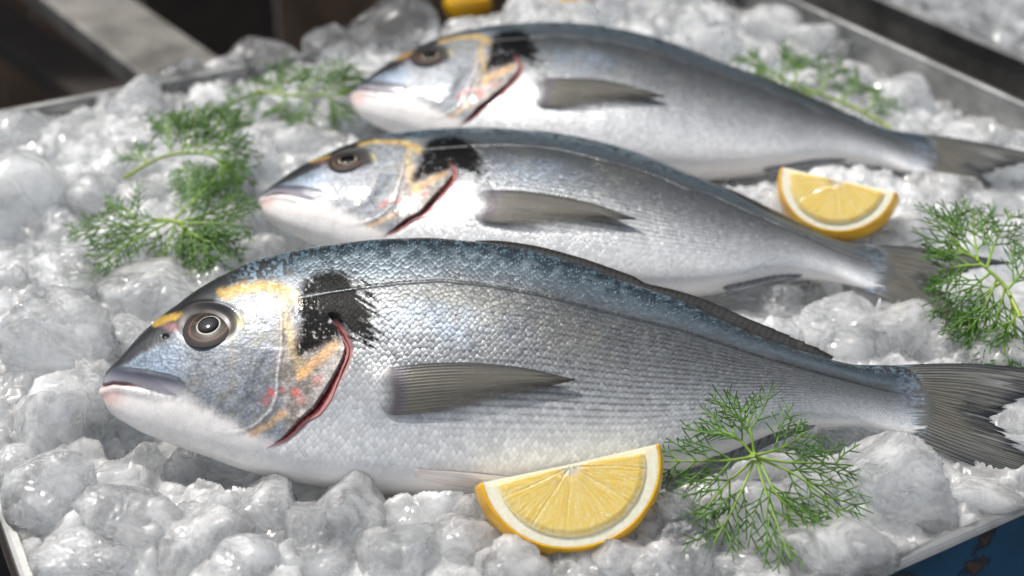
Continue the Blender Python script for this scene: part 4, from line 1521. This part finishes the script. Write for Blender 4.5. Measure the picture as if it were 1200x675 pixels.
def make_lemon(px, py, z, width, roll, lean, yaw, label, seed, squash=.92, thick=.62):
    p = at(px, py, z)
    Rr = width * .5 * px_size(p)
    T = thick * Rr
    root = empty('lemon_wedge')
    tag(root, label, 'lemon wedge', 'lemon wedges on the ice')
    # local: x along the cut's straight edge, z up, the face looks to -y
    nA, nY = 120, 24
    th = np.linspace(math.pi, 2 * math.pi, nA)
    wob = 1 + .012 * (fbm(np.cos(th) * 2 + 5, np.sin(th) * 2, 0, 2, seed) - .5)
    ys = np.linspace(0, T, nY)
    prof = np.sqrt(np.clip(1 - ((ys - .36 * Rr) / (1.0 * Rr)) ** 2, 0, 1)) / math.sqrt(1 - .36 ** 2)

    def surf(k, y0=0.0, yk=1.0):
        return np.stack([np.cos(th)[:, None] * Rr * wob[:, None] * prof[None] * k, y0 + ys[None] * yk + 0 * th[:, None], np.sin(th)[:, None] * Rr * squash * wob[:, None] * prof[None] * k], -1)
    o, i = surf(1.0), surf(.972, .0002)
    nrm = surf(1.0)
    tip = Rr * .018
    v = np.concatenate([o.reshape(-1, 3), i.reshape(-1, 3)])
    g = grid_faces(nA, nY)
    m = nA * nY
    ix = np.arange(m).reshape(nA, nY)
    loop = np.concatenate([ix[0, :], ix[1:, -1], ix[-1, -2::-1], ix[-2:0:-1, 0]])
    nx = np.roll(loop, -1)
    f = np.concatenate([g, g[:, ::-1] + m, np.stack([loop, nx, nx + m, loop + m], 1)])
    link('rind', mesh_np('rind', v, f[:, ::-1]), RIND, root)
    # pith: the white body with its front and top cut faces
    i = surf(.974, .0001, .985)
    gg = grid_faces(nA, nY)
    vs = i.reshape(-1, 3)
    k = len(vs)
    ymid = np.stack([np.zeros(nY), i[0, :, 1], np.full(nY, -.0004)], -1)
    vs = np.concatenate([vs, ymid])
    fr = []
    for a in range(nA - 1):
        fr.append((ix[a, 0], ix[a + 1, 0], k, k))
        fr.append((ix[a + 1, -1], ix[a, -1], k + nY - 1, k + nY - 1))
    fr = np.array(fr)[:, :3]
    tp = []
    for b in range(nY - 1):
        tp += [(ix[0, b], k + b, k + b + 1), (ix[0, b], k + b + 1, ix[0, b + 1]), (k + b, ix[-1, b], ix[-1, b + 1]), (k + b, ix[-1, b + 1], k + b + 1)]
    link('pith', mesh_np('pith', vs, np.concatenate([tri(gg), fr, np.array(tp)]), smooth_shade=False), PITH, root)
    # pulp on the front face: segments, membranes, juice sacs
    nr, na = 90, 260
    rr = np.linspace(.02, .825, nr)[:, None]
    aa_ = np.linspace(math.pi + .045, 2 * math.pi - .045, na)[None]
    A = aa_ + 0 * rr
    Rq = rr + 0 * aa_
    seg = 6.0
    ph = (A - math.pi) / math.pi * seg + .5 + .22 * (fbm(A * 1.3, Rq * 2, 0, 2, seed) - .5)
    fr_ = np.abs(ph - np.round(ph)) * Rq / seg * math.pi
    mem = smooth(.016, .004, fr_)
    edge = smooth(.77, .825, Rq + .02 * np.cos(ph * 2 * math.pi))
    sac = fbm(A * 26, Rq * 5 + 4 * vnoise(A * 9, Rq * 3, 0, 2), 0, 3, seed + 2)
    sac2 = fbm(A * 60, Rq * 12, 3, 2, seed + 6)
    C = mix(lin((251, 214, 126)), lin((248, 202, 98)), smooth(.35, .65, sac)[..., None])
    C = mix(C, lin((252, 228, 150)), (.35 * smooth(.5, .8, sac2))[..., None])
    C = mix(C, lin((252, 238, 196)), (.4 * np.maximum(mem * (.2 + .7 * sac) * smooth(.75, .3, Rq), edge))[..., None])
    core = smooth(.15, .05, Rq)
    C = mix(C, lin((252, 244, 216)), core[..., None])
    C = mix(C, lin((255, 250, 236)), (smooth(.80, .86, vnoise(A * 80, Rq * 40, 0, 5)) * .6)[..., None])
    y = -.00035 - .0007 * smooth(.825, .74, Rq) * smooth(.05, .2, Rq) + .00015 * mem - .00016 * (sac - .5) - .00012 * (sac2 - .5)
    shp = (np.cos(A) ** 2 + np.sin(A) ** 2 * squash ** 2) ** .5
    V = np.stack([np.cos(A) * Rq * Rr, y, np.sin(A) * Rq * Rr * squash - .035 * Rr], -1)
    fl = sheet('pulp', V + np.array([0, .0002, 0]), .0006, {'Col': C})
    link('pulp', fl, PULP, root)
    Mx = Matrix.Translation(Vector(p)) @ Matrix.Rotation(yaw, 4, 'Z') @ Matrix.Rotation(-lean, 4, 'X') @ Matrix.Rotation(roll, 4, 'Y')
    root.matrix_world = Mx
    return root


make_lemon(668, 543, .026, 214, R(-10.5), R(47), R(3), 'front lemon wedge leaning on the nearest fish\'s belly', 3)
make_lemon(982, 210, .026, 134, R(4), R(44), R(-20), 'blurred rear lemon wedge between the middle and the farthest fish', 9, .95, .8)


# ------------------------------------------------------------------ dill
def dill_mat():
    m = NT('dill_green')
    a = m.attr('Col')
    b = m.bsdf(Base_Color=a.outputs['Color'], Roughness=.42, Coat_Weight=.1)
    b.inputs['Subsurface Weight'].default_value = .15
    b.inputs['Subsurface Radius'].default_value = (.4, 1.0, .15)
    b.inputs['Subsurface Scale'].default_value = .001
    return m.done(b.outputs[0])


DILL = dill_mat()


def tubes_mesh(name, tubes):
    """tubes: (points, radii, colour0, colour1)"""
    vs, fs, cs, n = [], [], [], 0
    for pts, rad, c0, c1 in tubes:
        v, f, cap = tube_np(pts, rad, 5)
        k = np.linspace(0, 1, len(pts))[:, None]
        c = mix(lin(c0)[None], lin(c1)[None], k)
        c = np.repeat(c, 5, axis=0)
        c = np.concatenate([c, c[:1], c[-1:]])
        vs.append(v)
        cs.append(c)
        fs.append(np.concatenate([tri(f), cap]) + n)
        n += len(v)
    return mesh_np(name, np.concatenate(vs), np.concatenate(fs)[:, ::-1], {'Col': np.concatenate(cs)})


def curve_pts(p, n):
    p = np.asarray(p, float)
    L = np.concatenate([[0], np.cumsum(np.linalg.norm(np.diff(p, axis=0), axis=1))])
    L /= L[-1]
    u = np.linspace(0, 1, n)
    return np.stack([pchip(L, p[:, k])(u) for k in range(3)], 1)


def frond(pts, rng, up, dense=1.0, size=1.0, sub=.010, bush=.25, s0=.10):
    """one feathery pinna along a line of points"""
    tubes = []
    L = float(np.linalg.norm(np.diff(pts, axis=0), axis=1).sum())
    n = 14
    c = curve_pts(pts, n)
    tubes.append((c, np.linspace(.00050, .00030, n) * size, (138, 168, 56), (92, 132, 42)))
    t = np.gradient(c, axis=0)
    t /= np.linalg.norm(t, axis=1, keepdims=True)
    k = max(4, int(L / .0052 * dense))
    for i in range(k):
        s = s0 + (1 - s0) * (i + rng.uniform(-.2, .2)) / k
        s = min(.99, max(.05, s))
        j = s * (n - 1)
        a, fr = int(j), j - int(j)
        a2 = min(n - 1, a + 1)
        p = c[a] * (1 - fr) + c[a2] * fr
        d = t[a]
        side = np.cross(up, d)
        side /= np.linalg.norm(side) + 1e-9
        for sg in (-1, 1):
            if rng.random() < .08:
                continue
            env = math.sin(math.pi * min(1, (s * .80 + .20))) ** .6
            ln = sub * (1.25 - .55 * s) * (0.45 + .75 * env) * rng.uniform(.75, 1.2)
            ang = R(rng.uniform(24, 46))
            dd = d * math.cos(ang) + side * sg * math.sin(ang) + up * rng.uniform(-bush, bush)
            dd /= np.linalg.norm(dd)
            bend = d * .35 + up * rng.uniform(-.15, .1)
            q = np.array([p, p + dd * ln * .5, p + (dd + bend * .5) * ln])
            cq = curve_pts(q, 6)
            g0 = rng.choice([(98, 138, 36), (86, 126, 32), (110, 148, 42)])
            g1 = rng.choice([(66, 108, 26), (56, 94, 22), (76, 116, 30)])
            tubes.append((cq, np.linspace(.00034, .00022, 6) * size, g0, g1))
            m = 2 + int(ln / .0042)
            for b in range(m):
                f = .28 + .66 * b / m + rng.uniform(-.05, .05)
                jj = int(f * 5)
                pp = cq[jj]
                d2 = cq[min(5, jj + 1)] - cq[max(0, jj - 1)]
                d2 = d2 / (np.linalg.norm(d2) + 1e-9)
                s2 = np.cross(up, d2)
                s2 /= np.linalg.norm(s2) + 1e-9
                sg2 = 1 if (b % 2 == 0) else -1
                l2 = ln * rng.uniform(.30, .52) * (1.1 - .4 * f)
                a3 = R(rng.uniform(28, 46))
                d3 = d2 * math.cos(a3) + s2 * sg2 * math.sin(a3) + up * rng.uniform(-bush, bush)
                e = pp + d3 * l2
                tubes.append((np.array([pp, (pp + e) / 2 + d2 * l2 * .05, e]), np.array([.00028, .00025, .00017]) * size, g1, g1))
    return tubes


def make_dill(label, stem, fronds, seed, size=1.0, sub=.010, bush=.25, dense=1.0, up=None, s0=.10):
    """stem and fronds: lists of (pixel x, pixel y, height)"""
    rng = random.Random(seed)
    up = np.array(up if up is not None else (0, -.55, .83))
    up /= np.linalg.norm(up)
    root = empty('dill_sprig', at(*stem[0]))
    tag(root, label, 'dill', 'dill sprigs on the ice')
    inv = np.array(root.location)
    W = lambda L_: np.array([at(*q) for q in L_]) - inv
    st = curve_pts(W(stem), 16)
    link('stem', tubes_mesh('stem', [(st, np.linspace(.00085, .00055, 16) * size, (150, 166, 62), (112, 146, 48))]), DILL, root)
    for fr in fronds:
        link('frond', tubes_mesh('frond', frond(W(fr), rng, up, dense, size, sub, bush, s0)), DILL, root)
    return root


make_dill('front dill sprig spread flat beside the front lemon, its leaves against the nearest belly',
          [(889, 537, .016), (884, 533, .018), (872, 538, .018)],
          [[(884, 535, .018), (845, 540, .020), (778, 541, .016)], [(882, 533, .018), (862, 512, .022), (836, 500, .022)],
           [(884, 532, .018), (880, 508, .024), (872, 476, .028)], 
           [(886, 534, .018), (918, 524, .016), (948, 505, .014)], [(888, 536, .018), (930, 542, .018), (1000, 545, .014)],
           [(889, 537, .017), (935, 558, .015), (996, 612, .008)], [(889, 539, .016), (912, 582, .012), (958, 620, .006)],
           [(886, 540, .016), (902, 590, .010), (926, 656, .004)], [(884, 540, .016), (866, 582, .010), (830, 648, .004)],
           [(882, 540, .016), (850, 568, .012), (812, 618, .006)]],
          3, 1.12, .0150, .12, .50, None, .30)
make_dill('forked dill sprig lying flat on the ice before the nearest fish\'s forehead',
          [(214, 262, .016), (196, 258, .016), (178, 258, .014)],
          [[(200, 258, .016), (150, 265, .016), (80, 272, .012)], [(198, 260, .016), (140, 292, .014), (88, 338, .006)],
           [(205, 260, .016), (196, 292, .010), (176, 318, .004)], [(204, 258, .016), (236, 226, .020), (282, 178, .022)],
           [(210, 260, .016), (252, 250, .020), (300, 236, .020)], [(210, 262, .016), (250, 284, .016), (286, 298, .010)],
           [(212, 263, .016), (228, 296, .010), (222, 334, .004)], [(210, 262, .018), (262, 262, .022), (298, 268, .020)], [(208, 262, .016), (240, 292, .012), (258, 322, .006)],
           [(160, 262, .015), (150, 246, .018), (124, 240, .016)], [(228, 238, .019), (222, 212, .020), (214, 190, .018)]],
          8, 1.35, .0132, .2, 0.85)
make_dill('bushy bright dill sprig with a bare cut stem, farther back than the forked one',
          [(146, 209, .014), (172, 192, .018), (200, 181, .022), (238, 180, .024), (268, 192, .022)],
          [[(172, 192, .018), (166, 184, .020), (152, 178, .018)], [(200, 181, .022), (198, 160, .028), (194, 132, .030)], [(212, 180, .023), (222, 156, .030), (226, 130, .032)],
           [(226, 180, .024), (248, 152, .030), (276, 116, .034)], [(232, 180, .024), (258, 166, .028), (288, 140, .030)], [(240, 180, .024), (264, 178, .026), (292, 172, .024)],
           [(262, 190, .022), (278, 204, .020), (286, 214, .018)], [(218, 180, .024), (236, 150, .030), (252, 124, .032)], [(256, 188, .022), (262, 210, .018), (254, 232, .014)]],
          14, 1.35, .0130, .35, 1.1)
make_dill('dark dill sprig at the rear, its tip touching the farthest fish\'s mouth',
          [(300, 106, .012), (350, 112, .014), (395, 112, .014), (414, 106, .014)],
          [[(320, 108, .013), (340, 92, .016), (360, 82, .016)], [(345, 112, .014), (372, 92, .018), (404, 78, .018)], [(372, 112, .014), (396, 98, .018), (424, 84, .018)],
           [(330, 110, .013), (322, 98, .016), (304, 92, .016)], [(335, 111, .013), (330, 122, .010), (322, 134, .006)], [(360, 113, .014), (358, 126, .010), (350, 142, .006)],
           [(385, 113, .014), (392, 124, .010), (396, 136, .006)], [(310, 107, .012), (300, 112, .010), (292, 122, .008)], [(395, 112, .014), (412, 100, .016), (430, 96, .014)]],
          21, 1.35, .0130, .35, 1.1)
make_dill('blurred dill sprig on the rear ice, right behind the farthest fish\'s back',
          [(1044, 150, .000), (1000, 126, .006), (950, 106, .010), (880, 76, .014)],
          [[(900, 84, .013), (888, 74, .016), (872, 66, .016)], [(930, 96, .012), (936, 82, .018), (950, 68, .020)], [(960, 110, .010), (972, 90, .016), (990, 78, .018)],
           [(985, 120, .007), (1000, 106, .012), (1012, 96, .012)], [(925, 95, .012), (906, 94, .012), (886, 92, .010)], [(955, 108, .010), (940, 112, .008), (922, 112, .006)], [(915, 90, .013), (922, 76, .018), (930, 66, .018)],
           [(1010, 132, .005), (1024, 124, .008), (1032, 112, .008)]],
          27, 1.4, .0130, .35, 1.1)
make_dill('tall dill sprig standing over the middle fish\'s tail fin',
          [(1196, 372, .020), (1180, 340, .024), (1160, 318, .028), (1138, 300, .030)],
          [[(1140, 302, .030), (1118, 280, .034), (1104, 244, .038)], [(1146, 306, .030), (1142, 276, .036), (1140, 244, .040)], [(1156, 314, .029), (1168, 280, .034), (1186, 250, .036)],
           [(1150, 310, .030), (1126, 312, .028), (1098, 318, .022)], [(1160, 320, .028), (1136, 340, .022), (1112, 372, .012)], [(1168, 328, .027), (1152, 362, .018), (1122, 398, .008)],
           [(1178, 338, .025), (1168, 372, .016), (1158, 408, .006)], [(1184, 346, .024), (1190, 384, .014), (1196, 428, .004)], [(1180, 340, .024), (1196, 322, .026), (1212, 300, .028)], [(1192, 366, .020), (1178, 396, .012), (1176, 424, .006)],
           [(1146, 304, .030), (1128, 296, .032), (1112, 290, .030)], [(1172, 332, .026), (1146, 350, .020), (1132, 374, .012)]],
          33, 1.3, .0150, .2, 0.7, None, .2)

# ------------------------------------------------------------------ beyond the tray
GROUND = matte('dark_paving', (16, 14, 13), (26, 24, 22), 3.0, .85)
v, f = box_np(-30, 30, -10, 60, -.95, -.90)
g = link('ground', mesh_np('ground', v, f, smooth_shade=False), GROUND)
tag(g, 'dark paving far below the stall', kind='structure')


def beam(name, a, b, wide, high, mat, label, cat):
    a, b = np.array(a), np.array(b)
    d = (b - a) / np.linalg.norm(b - a)
    s = np.cross(d, [0, 0, 1.0])
    s /= np.linalg.norm(s)
    n = np.cross(s, d)
    L = np.linalg.norm(b - a)
    v, f = box_np(0, L, -wide / 2, wide / 2, -high / 2, high / 2)
    bm = bmesh.new()
    bv = [bm.verts.new(x) for x in v]
    for q in f:
        bm.faces.new([bv[i] for i in q])
    bmesh.ops.recalc_face_normals(bm, faces=bm.faces)
    bmesh.ops.bevel(bm, geom=bm.edges[:], offset=min(wide, high) * .12, segments=3, affect='EDGES', profile=.5)
    me = bpy.data.meshes.new(name)
    bm.to_mesh(me)
    bm.free()
    o = link(name, me, mat)
    o.matrix_world = Matrix([[d[0], s[0], n[0], a[0]], [d[1], s[1], n[1], a[1]], [d[2], s[2], n[2], a[2]], [0, 0, 0, 1]])
    return tag(o, label, cat)


WOOD = matte('weathered_wood', (96, 76, 58), (64, 50, 39), 12, .75, 1.5)
DARKWOOD = matte('dark_wood', (50, 40, 32), (34, 28, 23), 10, .8, 1.2)
beam('metal_rail', at(235, 108, -.10), at(20, -52, -.10), .070, .022, STEEL_DULL, 'wide grey metal rail slanting away behind the tray\'s rear left rim', 'rail')
beam('metal_rail', at(140, 130, -.26), at(-60, -10, -.26), .060, .03, DARKWOOD, 'dark brown rail lower down, left of the wide grey one', 'rail')


def extended_plank_wall(x0, x1, y, z0, z1, label):
    root = empty('extended_plank_wall', (0, y, 0))
    tag(root, label, 'wall')
    rng = random.Random(12)
    x = x0
    while x < x1:
        wd = rng.uniform(.16, .24)
        v, f = box_np(x, x + wd - .008, -.012 + rng.uniform(0, .008), .012, z0, z1)
        link('plank', mesh_np('plank', v, f, smooth_shade=False), rng.choice((WOOD, DARKWOOD)), root)
        x += wd
    for z in (-.62, .55):
        v, f = box_np(x0, x1, .0125, .045, z, z + .09)
        link('crossbar', mesh_np('crossbar', v, f, smooth_shade=False), DARKWOOD, root)


extended_plank_wall(-1.9, 1.75, 1.95, -.89, 1.15, 'dark brown plank wall in the shade behind the stall, upper part added for dark reflections')  # foot is real; the tall upper part is added so fish backs reflect dark
beam('metal_rail', at(840, 18, -.12), at(1010, -14, -.12), .05, .03, STEEL_DULL, 'blurred grey rail behind the tray\'s rear right corner', 'rail')


def whole_lemon(px, py, z, w, label, yaw):
    p = at(px, py, z)
    r = w * .5 * px_size(p)
    t = np.linspace(0, math.pi, 40)
    prof = [(max(1e-5, r * .80 * math.sin(a) ** .9), -r * (math.cos(a) * 1.0 + .16 * math.cos(a) ** 9)) for a in t]
    v, f = lathe(prof, 48)
    o = link('lemon', mesh_np('lemon', v.reshape(-1, 3), f), RIND)
    o.location = p
    o.rotation_euler = (R(80), R(20), yaw)
    return tag(o, label, 'lemon', 'whole lemons behind the tray')


whole_lemon(548, 4, -.06, 62, 'blurred whole lemon behind the rear rim, left of the green leaves', R(40))
whole_lemon(684, 0, -.02, 84, 'blurred whole lemon behind the pointed ice chunk at the rear', R(-30))


def leaf_bunch(px, py, z, label):
    rng = random.Random(4)
    root = empty('parsley_bunch', at(px, py, z))
    tag(root, label, 'herbs')
    LM = plain('leaf_green', .5)
    for k in range(26):
        a = rng.uniform(0, 2 * math.pi)
        l, wd = rng.uniform(.035, .06), rng.uniform(.018, .03)
        nu, nv = 8, 5
        u = np.linspace(0, 1, nu)[:, None]
        w_ = np.linspace(-1, 1, nv)[None]
        rad = u * l
        wid = wd * .5 * np.sin(math.pi * (u * .9 + .06))
        hh = .02 + .05 * rng.random()
        x = np.cos(a) * rad - np.sin(a) * w_ * wid
        y = np.sin(a) * rad + np.cos(a) * w_ * wid
        zz = hh * np.sin(u * 2.0) + .004 * w_ ** 2
        C = np.broadcast_to(mix(lin((52, 84, 26)), lin((84, 116, 40)), rng.random()), (nu, nv, 3))
        link('leaf', sheet('leaf', np.stack([x, y, zz], -1), .0006, {'Col': C}), LM, root)


leaf_bunch(616, 8, -.03, 'blurred bunch of green leaves between the two whole lemons at the rear')
# ------------------------------------------------------------------ light, camera
SUN_EL, SUN_AZ = R(60), R(-47)       # azimuth measured from +Y towards +X
w = bpy.data.worlds.new('World')
scene.world = w
w.use_nodes = True
nt = w.node_tree
nt.nodes.clear()
sky = nt.nodes.new('ShaderNodeTexSky')
sky.sky_type = 'NISHITA'
sky.sun_disc = False
sky.sun_elevation = SUN_EL
sky.sun_rotation = SUN_AZ
bg = nt.nodes.new('ShaderNodeBackground')
bg.inputs['Strength'].default_value = 0.145
wo = nt.nodes.new('ShaderNodeOutputWorld')
sky.air_density, sky.dust_density, sky.ozone_density = 0.8, 1.2, 0.8
hs = nt.nodes.new('ShaderNodeHueSaturation')          # thin veil of cloud: a paler sky
hs.inputs['Saturation'].default_value = 0.35
nt.links.new(sky.outputs[0], hs.inputs['Color'])
nt.links.new(hs.outputs[0], bg.inputs['Color'])
nt.links.new(bg.outputs[0], wo.inputs['Surface'])
sd = bpy.data.lights.new('sun', 'SUN')
sd.energy = 3.3
sd.angle = R(2.0)
sd.color = (1.0, 0.96, 0.90)
so = bpy.data.objects.new('sun', sd)
COL.objects.link(so)
dirv = Vector((math.sin(SUN_AZ) * math.cos(SUN_EL), math.cos(SUN_AZ) * math.cos(SUN_EL), math.sin(SUN_EL)))
so.rotation_euler = dirv.to_track_quat('Z', 'Y').to_euler()
so.location = dirv * 3

cd = bpy.data.cameras.new('camera')
cd.sensor_width = 36.0
cd.lens = 36.0 * F / 1200.0
cd.clip_start = 0.01
cd.clip_end = 200.0
cd.dof.use_dof = True
cd.dof.focus_distance = float((at(330, 420, .035) - CAM) @ FWD)
cd.dof.aperture_fstop = 7.0
co = bpy.data.objects.new('camera', cd)
COL.objects.link(co)
co.location = CAM
co.rotation_euler = (math.pi / 2 - PITCH, 0, 0)
scene.camera = co
vs = scene.view_settings
vs.view_transform = 'Standard'
vs.look = 'None'
vs.exposure = 0.27
vs.gamma = 1.0
scene.cycles.use_denoising = True
scene.cycles.use_adaptive_sampling = True
scene.cycles.adaptive_threshold = 0.05
scene.cycles.volume_bounces = 14
scene.cycles.max_bounces = 24
scene.cycles.transmission_bounces = 16
